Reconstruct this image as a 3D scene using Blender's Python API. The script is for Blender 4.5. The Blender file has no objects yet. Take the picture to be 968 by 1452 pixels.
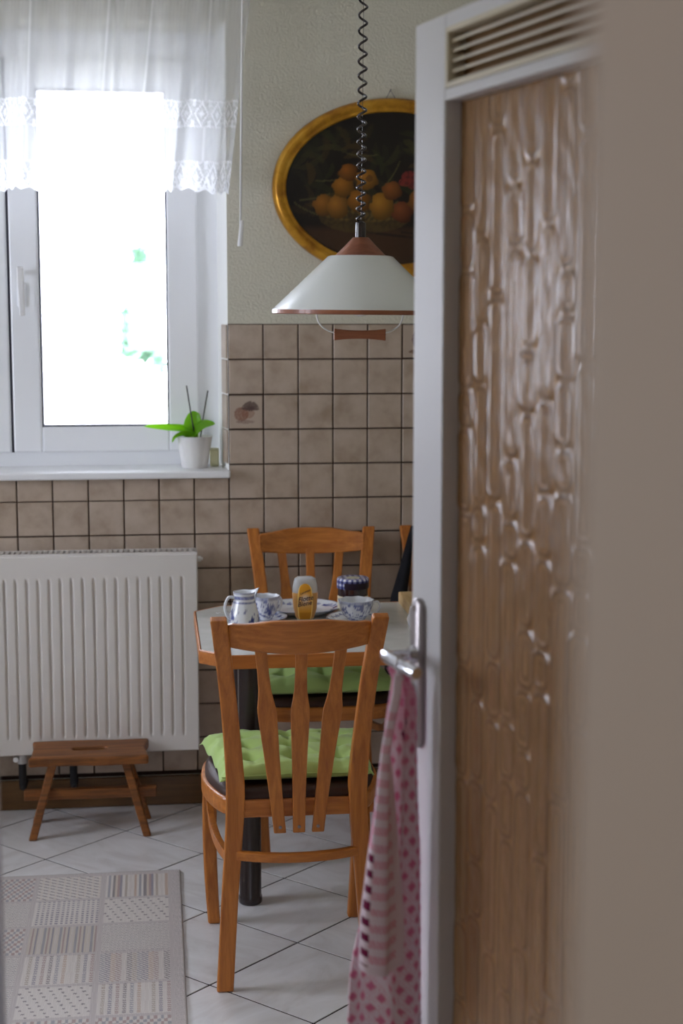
import bpy, bmesh, math, random
import numpy as np
from mathutils import Vector, Matrix

S = bpy.context.scene
COL = S.collection
rad = math.radians

# ------------------------------------------------------------------ camera
cam_d = bpy.data.cameras.new('camera')
cam = bpy.data.objects.new('camera', cam_d)
COL.objects.link(cam)
cam.location = (0, 0, 1.66)
cam.rotation_euler = (rad(90 - 7.5), 0, rad(-6.8))
cam_d.sensor_fit = 'VERTICAL'
cam_d.sensor_height = 36.0
cam_d.lens = 2226.0 / 1452.0 * 36.0
cam_d.clip_start = 0.05
cam_d.dof.use_dof = True
cam_d.dof.focus_distance = 3.9
cam_d.dof.aperture_fstop = 3.4
S.camera = cam

# ------------------------------------------------------------------ sky, daylight openings, exposure
S.view_settings.view_transform = 'Standard'
S.view_settings.look = 'None'
S.view_settings.exposure = 0.35
S.view_settings.gamma = 1.0
S.view_settings.use_curve_mapping = False
W = bpy.data.worlds.new('overcast_sky')
S.world = W
W.use_nodes = True
wn = W.node_tree
wn.nodes.clear()
w_out = wn.nodes.new('ShaderNodeOutputWorld')
w_bg = wn.nodes.new('ShaderNodeBackground')
w_bg.inputs['Strength'].default_value = 15.0
w_tc = wn.nodes.new('ShaderNodeTexCoord')
w_sep = wn.nodes.new('ShaderNodeSeparateXYZ')
w_ramp = wn.nodes.new('ShaderNodeValToRGB')
w_ramp.color_ramp.elements[0].position = 0.0
w_ramp.color_ramp.elements[0].color = (0.79, 0.845, 1.0, 1)
w_ramp.color_ramp.elements[1].position = 1.0
w_ramp.color_ramp.elements[1].color = (0.83, 0.875, 1.0, 1)
wn.links.new(w_tc.outputs['Generated'], w_sep.inputs[0])
wn.links.new(w_sep.outputs['Z'], w_ramp.inputs[0])
wn.links.new(w_ramp.outputs[0], w_bg.inputs['Color'])
wn.links.new(w_bg.outputs[0], w_out.inputs[0])


def portal(name, loc, rot, sx, sy):
    l = bpy.data.lights.new(name, 'AREA')
    l.shape = 'RECTANGLE'
    l.size = sx
    l.size_y = sy
    l.cycles.is_portal = True
    o = bpy.data.objects.new(name, l)
    o.location = loc
    o.rotation_euler = rot
    COL.objects.link(o)
    return o


# portals only guide the sky light through openings modelled in the walls
portal('sky_portal', (-0.46, 5.43, 1.83), (rad(90), 0, rad(180)), 1.30, 1.44)
portal('sky_portal', (-2.50, 3.85, 1.55), (rad(90), 0, rad(-90)), 1.10, 1.20)
portal('sky_portal', (0.10, -2.10, 1.65), (rad(90), 0, 0), .60, .70)  # hall opening out of view, added for fill

S.cycles.max_bounces = 10
S.cycles.diffuse_bounces = 6
S.cycles.glossy_bounces = 5
S.cycles.transmission_bounces = 8
S.cycles.transparent_max_bounces = 16
S.cycles.sample_clamp_indirect = 8.0


# ------------------------------------------------------------------ helpers
def L1(c):
    c = c / 255.0
    return c / 12.92 if c <= 0.04045 else ((c + 0.055) / 1.055) ** 2.4


def C3(r, g, b):
    return (L1(r), L1(g), L1(b), 1.0)


def mat(name, col=(0.8, 0.8, 0.8, 1), rough=0.5, metal=0.0, spec=0.5, trans=0.0, ior=1.45, coat=0.0, sheen=0.0):
    m = bpy.data.materials.new(name)
    m.use_nodes = True
    b = m.node_tree.nodes['Principled BSDF']
    b.inputs['Base Color'].default_value = col
    b.inputs['Roughness'].default_value = rough
    b.inputs['Metallic'].default_value = metal
    b.inputs['Specular IOR Level'].default_value = spec
    b.inputs['Transmission Weight'].default_value = trans
    b.inputs['IOR'].default_value = ior
    b.inputs['Coat Weight'].default_value = coat
    b.inputs['Sheen Weight'].default_value = sheen
    return m


def nd(m, typ, **kw):
    n = m.node_tree.nodes.new(typ)
    for k, v in kw.items():
        if k in n.inputs:
            n.inputs[k].default_value = v
        else:
            setattr(n, k, v)
    return n


def lk(m, a, b):
    m.node_tree.links.new(a, b)


def bsdf(m):
    return m.node_tree.nodes['Principled BSDF']


def ramp(m, stops):
    r = nd(m, 'ShaderNodeValToRGB')
    e = r.color_ramp.elements
    while len(e) < len(stops):
        e.new(0.5)
    for q, (p, c) in zip(e, stops):
        q.position = p
        q.color = c
    return r


def noise_col(m, stops, scale=(1, 1, 1), nscale=5.0, detail=4.0, rough=0.55, rnd=0.0, dist=0.0):
    """object-space noise drives the base colour; rnd shifts it per object"""
    tc = nd(m, 'ShaderNodeTexCoord')
    mp = nd(m, 'ShaderNodeMapping')
    mp.inputs['Scale'].default_value = scale
    lk(m, tc.outputs['Object'], mp.inputs[0])
    if rnd:
        oi = nd(m, 'ShaderNodeObjectInfo')
        mu = nd(m, 'ShaderNodeMath', operation='MULTIPLY')
        mu.inputs[1].default_value = rnd
        cb = nd(m, 'ShaderNodeCombineXYZ')
        lk(m, oi.outputs['Random'], mu.inputs[0])
        for k in range(3):
            lk(m, mu.outputs[0], cb.inputs[k])
        lk(m, cb.outputs[0], mp.inputs['Location'])
    nz = nd(m, 'ShaderNodeTexNoise')
    nz.inputs['Scale'].default_value = nscale
    nz.inputs['Detail'].default_value = detail
    nz.inputs['Roughness'].default_value = rough
    nz.inputs['Distortion'].default_value = dist
    lk(m, mp.outputs[0], nz.inputs['Vector'])
    r = ramp(m, stops)
    lk(m, nz.outputs[0], r.inputs[0])
    lk(m, r.outputs[0], bsdf(m).inputs['Base Color'])
    return nz, mp


def bump(m, src, strength=0.2, dist=0.01):
    b = nd(m, 'ShaderNodeBump')
    b.inputs['Strength'].default_value = strength
    b.inputs['Distance'].default_value = dist
    lk(m, src, b.inputs['Height'])
    lk(m, b.outputs[0], bsdf(m).inputs['Normal'])
    return b


def wood(name, dark, light, axis=2, rough=0.38, scale=9.0, coat=0.15):
    m = mat(name, light, rough, coat=coat)
    sc = [1.0, 1.0, 1.0]
    for k in range(3):
        sc[k] = 0.5 if k == axis else 7.0
    mid = tuple(0.5 * (a + b) for a, b in zip(dark, light))
    nz, mp = noise_col(m, [(0.25, dark), (0.5, mid), (0.72, light)], sc, scale, 6.0, 0.65, rnd=7.0, dist=0.4)
    bump(m, nz.outputs[0], 0.06, 0.002)
    return m


def attr_mat(name, rough=0.5, spec=0.4, bump_s=0.0, bump_scale=400.0, sheen=0.0, coat=0.0):
    m = mat(name, (1, 1, 1, 1), rough, spec=spec, sheen=sheen, coat=coat)
    a = nd(m, 'ShaderNodeAttribute')
    a.attribute_name = 'Col'
    lk(m, a.outputs['Color'], bsdf(m).inputs['Base Color'])
    if bump_s:
        tc = nd(m, 'ShaderNodeTexCoord')
        nz = nd(m, 'ShaderNodeTexNoise')
        nz.inputs['Scale'].default_value = bump_scale
        lk(m, tc.outputs['Object'], nz.inputs['Vector'])
        bump(m, nz.outputs[0], bump_s, 0.003)
    return m


class G:
    """collects geometry for one mesh"""

    def __init__(s):
        s.v = []
        s.f = []

    def add(s, vs, fs):
        o = len(s.v)
        s.v += [tuple(p) for p in vs]
        s.f += [tuple(o + i for i in f) for f in fs]
        return s

    def box(s, x0, x1, y0, y1, z0, z1):
        vs = [(x, y, z) for z in (z0, z1) for y in (y0, y1) for x in (x0, x1)]
        return s.add(vs, [(0, 2, 3, 1), (4, 5, 7, 6), (0, 1, 5, 4), (1, 3, 7, 5), (3, 2, 6, 7), (2, 0, 4, 6)])

    def loft(s, rings, caps=True, closed=False):
        n = len(rings[0])
        vs = [p for r in rings for p in r]
        fs = []
        m = len(rings)
        for i in range(m if closed else m - 1):
            a, b = i * n, ((i + 1) % m) * n
            for k in range(n):
                k2 = (k + 1) % n
                fs.append((a + k, a + k2, b + k2, b + k))
        if caps and not closed:
            fs.append(tuple(range(n))[::-1])
            fs.append(tuple((m - 1) * n + k for k in range(n)))
        return s.add(vs, fs)

    def tube(s, pts, r, seg=10, caps=True, closed=False):
        pts = [Vector(p) for p in pts]
        rs = r if isinstance(r, (list, tuple)) else [r] * len(pts)
        rings = []
        up = None
        n = len(pts)
        for i, p in enumerate(pts):
            if closed:
                t = pts[(i + 1) % n] - pts[i - 1]
            else:
                t = pts[min(i + 1, n - 1)] - pts[max(i - 1, 0)]
            t.normalize()
            if up is None:
                up = t.orthogonal().normalized()
            up = (up - t * up.dot(t))
            if up.length < 1e-6:
                up = t.orthogonal()
            up.normalize()
            w = t.cross(up)
            rings.append([p + (up * math.cos(2 * math.pi * k / seg) + w * math.sin(2 * math.pi * k / seg)) * rs[i] for k in range(seg)])
        return s.loft(rings, caps, closed)

    def lathe(s, prof, c=(0, 0, 0), seg=32, caps=True):
        rings = []
        for r, z in prof:
            rings.append([(c[0] + r * math.cos(2 * math.pi * k / seg), c[1] + r * math.sin(2 * math.pi * k / seg), c[2] + z) for k in range(seg)])
        return s.loft(rings, caps)

    def rectsweep(s, secs):
        """secs: (centre, half-vector a, half-vector b)"""
        rings = []
        for c, a, b in secs:
            c, a, b = Vector(c), Vector(a), Vector(b)
            rings.append([c - a - b, c + a - b, c + a + b, c - a + b])
        return s.loft(rings)

    def prism(s, poly, z0, z1):
        n = len(poly)
        vs = [(x, y, z0) for x, y in poly] + [(x, y, z1) for x, y in poly]
        fs = [tuple(range(n))[::-1], tuple(range(n, 2 * n))]
        for k in range(n):
            k2 = (k + 1) % n
            fs.append((k, k2, n + k2, n + k))
        return s.add(vs, fs)

    def grid(s, P, flip=False):
        P = np.asarray(P)
        a, b = P.shape[:2]
        o = len(s.v)
        s.v += [tuple(map(float, p)) for p in P.reshape(-1, 3)]
        for i in range(a - 1):
            for j in range(b - 1):
                q = (o + i * b + j, o + i * b + j + 1, o + (i + 1) * b + j + 1, o + (i + 1) * b + j)
                s.f.append(q[::-1] if flip else q)
        return s

    def mesh(s, name, fix=True):
        me = bpy.data.meshes.new(name)
        me.from_pydata(s.v, [], s.f)
        if fix:
            bm = bmesh.new()
            bm.from_mesh(me)
            bmesh.ops.recalc_face_normals(bm, faces=bm.faces)
            bm.to_mesh(me)
            bm.free()
        me.update()
        return me


def obj(name, g, m, parent=None, bevel=0.0, smooth=False, loc=None, rot=None, col=None, fix=True, seg=2, sub=0, solid=0.0):
    me = g.mesh(name, fix) if isinstance(g, G) else g
    o = bpy.data.objects.new(name, me)
    COL.objects.link(o)
    if m is not None and not me.materials:
        me.materials.append(m)
    if parent is not None:
        o.parent = parent
    if loc is not None:
        o.location = loc
    if rot is not None:
        o.rotation_euler = rot
    if col is not None:
        set_col(me, col)
    if solid:
        md = o.modifiers.new('solid', 'SOLIDIFY')
        md.thickness = solid
        md.offset = 0
    if bevel:
        md = o.modifiers.new('bevel', 'BEVEL')
        md.width = bevel
        md.segments = seg
        md.limit_method = 'ANGLE'
        md.angle_limit = rad(35)
    if sub:
        md = o.modifiers.new('sub', 'SUBSURF')
        md.levels = sub
        md.render_levels = sub
    if smooth:
        for p in me.polygons:
            p.use_smooth = True
        if smooth == 'auto':
            bm = bmesh.new()
            bm.from_mesh(me)
            for e in bm.edges:
                if len(e.link_faces) == 2 and e.calc_face_angle(0) > rad(42):
                    e.smooth = False
            bm.to_mesh(me)
            bm.free()
    return o


def set_col(me, cols):
    at = me.color_attributes.new('Col', 'FLOAT_COLOR', 'POINT')
    c = np.ones((len(me.vertices), 4), np.float32)
    c[:, :3] = np.asarray(cols, np.float32).reshape(-1, np.asarray(cols).shape[-1])[:, :3]
    at.data.foreach_set('color', c.ravel())


def thing(name, label, cat, loc=(0, 0, 0), rz=0.0, group=None):
    o = bpy.data.objects.new(name, None)
    COL.objects.link(o)
    o.location = loc
    o.rotation_euler = (0, 0, rz)
    o.empty_display_size = 0.05
    o['label'] = label
    o['category'] = cat
    if group:
        o['group'] = group
    return o


def tag(o, label, cat, group=None):
    o['label'] = label
    o['category'] = cat
    if group:
        o['group'] = group
    return o


def shell(name):
    o = bpy.data.objects.new(name, None)
    COL.objects.link(o)
    o['kind'] = 'structure'
    return o


def struct(name, g, m, **kw):
    o = obj(name, g, m, **kw)
    if o.parent is None:
        o['kind'] = 'structure'
    return o


def copy_tree(o, parent=None):
    c = o.copy()
    COL.objects.link(c)
    if parent is not None:
        c.parent = parent
    for ch in [x for x in bpy.data.objects if x.parent == o]:
        copy_tree(ch, c)
    return c


def spline(pts, n):
    """Catmull-Rom through pts (any dimension)"""
    P = [np.array(p, float) for p in pts]
    P = [2 * P[0] - P[1]] + P + [2 * P[-1] - P[-2]]
    out = []
    m = len(P) - 3
    for i in range(n):
        t = i / (n - 1) * m
        k = min(int(t), m - 1)
        u = t - k
        p0, p1, p2, p3 = P[k:k + 4]
        out.append(0.5 * ((2 * p1) + (-p0 + p2) * u + (2 * p0 - 5 * p1 + 4 * p2 - p3) * u * u + (-p0 + 3 * p1 - 3 * p2 + p3) * u ** 3))
    return out


rng = random.Random(7)
nrng = np.random.default_rng(7)

# ------------------------------------------------------------------ materials
M = {}
M['plaster'] = mat('woodchip_wallpaper', (0.66, 0.63, 0.52, 1), 0.85, spec=0.2)
tc = nd(M['plaster'], 'ShaderNodeTexCoord')
nz = nd(M['plaster'], 'ShaderNodeTexNoise')
nz.inputs['Scale'].default_value = 120.0
nz.inputs['Detail'].default_value = 3.0
lk(M['plaster'], tc.outputs['Object'], nz.inputs['Vector'])
bump(M['plaster'], nz.outputs[0], 0.55, 0.006)
M['white_wall'] = mat('white_reveal_plaster', (0.88, 0.88, 0.85, 1), 0.8, spec=0.2)
M['ceiling'] = mat('ceiling_paint', (0.80, 0.79, 0.76, 1), 0.9, spec=0.1)
M['taupe'] = mat('taupe_hall_paint', (0.47, 0.375, 0.275, 1), 0.45, spec=0.35)
M['grout'] = mat('dark_brown_grout', C3(56, 40, 32), 0.9, spec=0.1)
M['fgrout'] = mat('dark_floor_grout', C3(48, 36, 38), 0.95, spec=0.0)
M['tile'] = mat('beige_wall_tile', (0.5, 0.4, 0.32, 1), 0.32, spec=0.45)
noise_col(M['tile'], [(0.25, (0.36, 0.27, 0.195, 1)), (0.5, (0.47, 0.375, 0.295, 1)), (0.75, (0.55, 0.45, 0.365, 1))], (1, 1, 1), 14.0, 4.0, 0.55, rnd=23.0)
M['ftile'] = mat('pale_marbled_floor_tile', (0.7, 0.7, 0.7, 1), 0.28, spec=0.5)
nzt, _ = noise_col(M['ftile'], [(0.25, (0.62, 0.585, 0.575, 1)), (0.5, (0.77, 0.755, 0.76, 1)), (0.75, (0.87, 0.86, 0.88, 1))], (1.0, 2.4, 1), 5.0, 5.0, 0.6, rnd=31.0, dist=0.8)
M['pvc'] = mat('white_window_plastic', (0.90, 0.91, 0.93, 1), 0.3)
M['seal'] = mat('dark_window_seal', (0.03, 0.03, 0.05, 1), 0.6)
M['sill'] = mat('white_sill_stone', (0.88, 0.88, 0.89, 1), 0.3)
M['white'] = mat('white_lacquer', (0.80, 0.79, 0.78, 1), 0.35)
M['radiator'] = mat('white_radiator_enamel', (0.73, 0.69, 0.65, 1), 0.28)
M['doorpaint'] = mat('white_door_paint', (0.66, 0.645, 0.66, 1), 0.4)
M['ventpaint'] = mat('cream_vent_paint', (0.64, 0.57, 0.44, 1), 0.5)
M['ventdark'] = mat('dark_brown_vent_back', C3(130, 92, 46), 0.7)
M['chrome'] = mat('brushed_chrome', (0.75, 0.75, 0.80, 1), 0.22, metal=1.0)
M['steel'] = mat('dull_nickel_plate', (0.30, 0.265, 0.26, 1), 0.36, metal=0.9)
M['black'] = mat('black_plastic', (0.012, 0.012, 0.014, 1), 0.4)
M['cord'] = mat('dark_brown_cord', C3(40, 27, 26), 0.16, coat=.5)
M['chair'] = wood('honey_beech', C3(158, 86, 28), C3(210, 132, 56), 2)
M['chair_x'] = wood('honey_beech_cross', C3(158, 86, 28), C3(210, 132, 56), 0)
M['tablewood'] = wood('orange_table_edge_wood', C3(160, 88, 36), C3(206, 130, 62), 0)
M['stoolwood'] = wood('rustic_brown_wood', C3(72, 38, 10), C3(166, 100, 38), 0, rough=0.55)
M['plinth'] = wood('brown_plinth_wood', C3(84, 56, 24), C3(120, 84, 42), 0, rough=0.5)
M['lampwood'] = wood('reddish_lamp_wood', C3(120, 66, 40), C3(160, 98, 66), 0, rough=0.4)
M['boardwood'] = wood('pale_board_wood', C3(196, 160, 104), C3(226, 196, 146), 1, rough=0.5)
M['laminate'] = mat('pale_grey_laminate', (0.62, 0.62, 0.58, 1), 0.22)
noise_col(M['laminate'], [(0.3, (0.56, 0.56, 0.52, 1)), (0.7, (0.68, 0.68, 0.64, 1))], (1, 1, 1), 12.0)
M['vinyl'] = mat('dark_brown_upholstery', C3(58, 34, 26), 0.5)
M['porcelain'] = attr_mat('blue_painted_porcelain', 0.14, 0.5, coat=0.3)
M['lampshade'] = mat('white_enamel_shade', (0.80, 0.82, 0.78, 1), 0.22)
M['gold'] = mat('gilt_frame', C3(196, 140, 44), 0.36, metal=0.55)
noise_col(M['gold'], [(0.3, C3(150, 96, 26)), (0.55, C3(206, 150, 46)), (0.8, C3(226, 176, 74))], (1, 1, 1), 16.0, 5.0)

M['pane'] = bpy.data.materials.new('clear_window_glass')
M['pane'].use_nodes = True
nt = M['pane'].node_tree
nt.nodes.clear()
o_ = nt.nodes.new('ShaderNodeOutputMaterial')
tr = nt.nodes.new('ShaderNodeBsdfTransparent')
gl = nt.nodes.new('ShaderNodeBsdfGlossy')
gl.inputs['Roughness'].default_value = 0.02
fr = nt.nodes.new('ShaderNodeFresnel')
fr.inputs['IOR'].default_value = 1.45
mx = nt.nodes.new('ShaderNodeMixShader')
nt.links.new(fr.outputs[0], mx.inputs[0])
nt.links.new(tr.outputs[0], mx.inputs[1])
nt.links.new(gl.outputs[0], mx.inputs[2])
nt.links.new(mx.outputs[0], o_.inputs[0])

# ------------------------------------------------------------------ room shell
XL, XR, YF, YB, ZC = -2.40, 1.95, 1.74, 5.142, 2.72      # kitchen
CX = 0.241                                               # right corner of the window recess
WX0, WX1, WZ0, WZ1, WY = -1.17, CX, 1.101, 2.55, 5.34    # recess
g = G()
g.box(XL - .3, WX0, YB, YB + .36, 0, ZC + .1)
g.box(WX1, XR + .3, YB, YB + .36, 0, ZC + .1)
g.box(WX0, WX1, YB, YB + .36, 0, WZ0)
g.box(WX0, WX1, YB, YB + .36, WZ1, ZC + .1)
wall_back = struct('wall_back', g, M['plaster'])

g = G()                                                  # splayed reveals of the recess
g.prism([(CX, YB + .001), (CX, YB + .36), (CX - .045, YB + .36), (CX - .024, WY)], WZ0, WZ1)
g.prism([(WX0, YB + .001), (WX0 + .024, WY), (WX0 + .045, YB + .36), (WX0, YB + .36)], WZ0, WZ1)
obj('reveal', g, M['white_wall'], wall_back)

PT = 0.1145
ZT = 1.600
g = G()
g.box(XL, CX, YB - .002, YB - .0001, .10, WZ0)
g.box(CX, XR, YB - .002, YB - .0001, .10, ZT)
obj('grout', g, M['grout'], wall_back)


def tile_mesh(name, w, h, d=0.007, c=0.0022):
    x0, x1, z0, z1 = -w / 2, w / 2, -h / 2, h / 2
    g = G()
    r0 = [(x0, 0, z0), (x1, 0, z0), (x1, 0, z1), (x0, 0, z1)]
    r1 = [(x0, -d + c, z0), (x1, -d + c, z0), (x1, -d + c, z1), (x0, -d + c, z1)]
    r2 = [(x0 + c, -d, z0 + c), (x1 - c, -d, z0 + c), (x1 - c, -d, z1 - c), (x0 + c, -d, z1 - c)]
    g.loft([r0, r1, r2])
    return g.mesh(name)


def veg_print(kind, n=44):
    """flat printed vegetable on a decor tile"""
    u = np.linspace(-1, 1, n)
    X, Z = np.meshgrid(u, u)
    base = np.array([0.47, 0.375, 0.295])
    col = np.ones((n, n, 3)) * base

    def blend(mask, c):
        nonlocal col
        mk = np.clip(mask, 0, 1)[..., None]
        col = col * (1 - mk) + np.array(c) * mk
    nzv = nrng.random((n, n)) * 0.5 + 0.6
    if kind == 0:
        blend((((X + .28) / .42) ** 2 + ((Z + .12) / .42) ** 2 < 1) * .75 * nzv, C3(126, 70, 46)[:3])
        blend((((X - .12) / .38) ** 2 + ((Z + .08) / .3) ** 2 < 1) * .55 * nzv, C3(132, 84, 60)[:3])
        for a in np.linspace(0.15, 2.9, 9):
            dx, dz = math.cos(a), math.sin(a)
            t = (X - .25) * dx + (Z - .12) * dz
            q = abs(-(X - .25) * dz + (Z - .12) * dx)
            blend(((t > 0) & (t < .52) & (q < .07)) * .8, C3(84, 62, 56)[:3])
        blend((((X + .05) / .55) ** 2 + ((Z + .58) / .1) ** 2 < 1) * .5 * nzv, C3(100, 66, 66)[:3])
    else:
        blend((((X - .05) / .5) ** 2 + ((Z - .1) / .55) ** 2 < 1) * .8 * nzv, C3(112, 78, 92)[:3])
        blend((((X - .05) / .28) ** 2 + ((Z - .15) / .3) ** 2 < 1) * .6, C3(150, 108, 110)[:3])
        blend((((X + .15) / .5) ** 2 + ((Z + .62) / .12) ** 2 < 1) * .8, C3(110, 78, 60)[:3])
    return col


tm = tile_mesh('wall_tile', PT - .0042, PT - .0042)
th_ = WZ0 - (ZT - 5 * PT) - .002
tmc = tile_mesh('wall_tile_cut', PT - .0042, th_ - .002)
M['decor'] = attr_mat('decor_tile_print', 0.32, 0.45)
for i in range(-11, 10):
    for k in range(0, 13):
        x = CX + (i + .5) * PT
        z = ZT - (k + .5) * PT
        if i < 0 and k < 4:
            continue
        if (i, k) in ((0, 2), (5, 0)):
            n = 44
            u = np.linspace(-.5, .5, n) * (PT - .0042)
            X, Z = np.meshgrid(u, u)
            P = np.stack([X, np.full_like(X, -.007), Z], -1)
            P[0, :, 1] = P[-1, :, 1] = 0
            P[:, 0, 1] = P[:, -1, 1] = 0
            P[1, 1:-1, 1] = P[-2, 1:-1, 1] = -.0065
            gg = G().grid(P)
            t = obj('decor_tile', gg, M['decor'], wall_back, loc=(x, YB, z), col=veg_print(0 if i == 0 else 1))
            t['label'] = 'tile printed with a %s' % ('brown root vegetable and leaves' if i == 0 else 'purple turnip')
            continue
        if i < 0 and k == 4:
            t = obj('wall_tile', tmc, M['tile'], wall_back, loc=(x, YB, ZT - 5 * PT + th_ / 2))
        else:
            t = obj('wall_tile', tm, M['tile'], wall_back, loc=(x, YB, z))
        t.rotation_euler = (rng.uniform(-.004, .004), 0, rng.uniform(-.004, .004))
# narrow bull-nose tiles on the splayed reveal, from the sill up to the tile line
sa = math.atan2(-.024, WY - YB)
g = G()
g.box(-.0012, -.0002, 0, .19, 0, ZT - WZ0 - .03)
tr_m = G().box(-.005, 0, .004, .095, -(PT - .004) / 2, (PT - .004) / 2).mesh('edge_tile')
for k in range(0, 4):
    t = obj('edge_tile', tr_m, M['tile'], wall_back, loc=(CX - .001, YB + .001, ZT - (k + .5) * PT), rot=(0, 0, -sa), bevel=.0025)

g = G()                                                  # the tiling beyond the pieces built singly
for i in list(range(-24, -11)) + list(range(10, 15)):
    for k in range(13):
        if i < 0 and k < (0 if i < -12 else 4):
            continue
        x, z = CX + (i + .5) * PT, ZT - (k + .5) * PT
        if x - PT / 2 < XL or x + PT / 2 > XR:
            continue
        g.box(x - PT / 2 + .002, x + PT / 2 - .002, YB - .007, YB, z - PT / 2 + .002, z + PT / 2 - .002)
t = obj('tiling', g, M['tile'], wall_back)
t['kind'] = 'stuff'

# other walls, ceiling
g = G()                                                  # left wall with the opening of an unseen second window
LY0, LY1, LZ0, LZ1 = 3.30, 4.40, .95, 2.15
g.box(XL - .3, XL, YF - .12, LY0, 0, ZC + .1)
g.box(XL - .3, XL, LY1, YB, 0, ZC + .1)
g.box(XL - .3, XL, LY0, LY1, LZ1, ZC + .1)
g.box(XL - .3, XL, LY0, LY1, 0, LZ0)
struct('wall_left', g, M['plaster'])
struct('wall_right', G().box(XR, XR + .12, YF - .12, YB, 0, ZC + .1), M['plaster'])
g = G()
g.box(XL, -.205, YF - .12, YF, 0, ZC + .1)
g.box(.60, XR, YF - .12, YF, 0, ZC + .1)
g.box(-.205, .60, YF - .12, YF, 2.11, ZC + .1)
struct('wall_front', g, M['plaster'])
struct('ceiling', G().box(XL - .3, XR + .3, -2.3, YB + .1, ZC, ZC + .12), M['ceiling'])
g = G()                                                  # hall behind and around the camera
g.box(-1.32, -1.2, -2.2, YF - .12, 0, ZC)
struct('wall_hall_left', g, M['taupe'])
struct('wall_hall_right', G().box(1.4, 1.52, -2.2, YF - .12, 0, ZC), M['taupe'])
g = G()  # rear hall wall; its unseen opening is added to let in fill light
g.box(-1.2, -.2, -2.2, -2.08, 0, ZC)
g.box(.4, 1.4, -2.2, -2.08, 0, ZC)
g.box(-.2, .4, -2.2, -2.08, 0, 1.3)
g.box(-.2, .4, -2.2, -2.08, 2.0, ZC)
struct('wall_hall_rear', g, M['taupe'])
struct('wall_near', G().prism([(.1185, .440), (1.4, .440), (1.4, .60), (.26, .60)], 0, ZC), M['taupe'], bevel=.006)
g = G()                                                  # door lining and architrave
g.box(-.205, -.187, YF - .125, YF + .004, 0, 2.11)
g.box(-.275, -.1805, YF, YF + .014, 0, 2.17)
g.box(.600, .618, YF - .125, YF + .004, 0, 2.11)
g.box(.606, .69, YF, YF + .014, 0, 2.17)
g.box(-.275, .69, YF, YF + .014, 2.10, 2.17)
struct('trim_1', g, M['doorpaint'], bevel=.003)

# floor: diagonal tiles
floor = struct('floor', G().box(XL - .3, XR + .3, -2.3, YB + .1, -.12, -.0014), M['fgrout'])


def clip(poly, x0, x1, y0, y1):
    for ax, lim, sgn in ((0, x0, 1), (0, x1, -1), (1, y0, 1), (1, y1, -1)):
        out = []
        for a, b in zip(poly, poly[1:] + poly[:1]):
            da, db = (a[ax] - lim) * sgn, (b[ax] - lim) * sgn
            if da >= 0:
                out.append(a)
            if da * db < 0:
                t = da / (da - db)
                out.append((a[0] + (b[0] - a[0]) * t, a[1] + (b[1] - a[1]) * t))
        poly = out
        if len(poly) < 3:
            return []
    return poly


FS, FA = .333, rad(44.4)
e1 = np.array([math.cos(FA), math.sin(FA)])
e2 = np.array([-math.sin(FA), math.cos(FA)])
full = None
for a in range(-14, 12):
    for b in range(-12, 14):
        c = np.array([.357, 4.399]) + FS * ((a + .5) * e1 + (b + .5) * e2)
        hs = FS / 2 - .0026
        poly = [tuple(c + hs * (p * e1 + q * e2)) for p, q in ((-1, -1), (1, -1), (1, 1), (-1, 1))]
        cl = clip(poly, XL, XR, YF - .10, YB)
        if len(cl) < 3:
            continue
        if len(cl) == 4 and all(abs(p[0] - q[0]) + abs(p[1] - q[1]) < 1e-6 for p, q in zip(cl, poly)):
            if full is None:
                s_ = FS / 2 - .0026
                r = lambda k, z: [(-k, -k, z), (k, -k, z), (k, k, z), (-k, k, z)]
                full = G().loft([r(s_, -.006), r(s_, -.0006), r(s_ - .0006, 0)]).mesh('floor_tile')
            obj('floor_tile', full, M['ftile'], floor, loc=(c[0], c[1], 0), rot=(0, 0, FA + rng.choice([0, 1, 2, 3]) * math.pi / 2))
        else:
            area = 0.5 * abs(sum(p[0] * q[1] - p[1] * q[0] for p, q in zip(cl, cl[1:] + cl[:1])))
            if area < .0005:
                continue
            me = G().prism([(p[0] - c[0], p[1] - c[1]) for p in cl], -.006, 0).mesh('floor_tile_cut')
            obj('floor_tile', me, M['ftile'], floor, loc=(c[0], c[1], 0))
struct('trim_2', G().box(-1.2, 1.4, -2.08, YF - .125, -.004, 0.0), M['plinth'])     # hall floor covering

# wooden plinth along the back wall
g = G()
g.box(XL, XR, YB - .022, YB - .0075, .001, .10)
struct('baseboard_back', g, M['plinth'], bevel=.004)

# ------------------------------------------------------------------ window
win = shell('window_1')
g = G()
FY0, FY1 = WY - .012, WY + .07


def frame(g, x0, x1, z0, z1, w, y0, y1, wb=None, wt=None, wl=None, wr=None):
    wb = w if wb is None else wb
    wt = w if wt is None else wt
    wl = w if wl is None else wl
    wr = w if wr is None else wr
    g.box(x0, x0 + wl, y0, y1, z0, z1)
    g.box(x1 - wr, x1, y0, y1, z0, z1)
    g.box(x0 + wl, x1 - wr, y0, y1, z0, z0 + wb)
    g.box(x0 + wl, x1 - wr, y0, y1, z1 - wt, z1)


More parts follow.
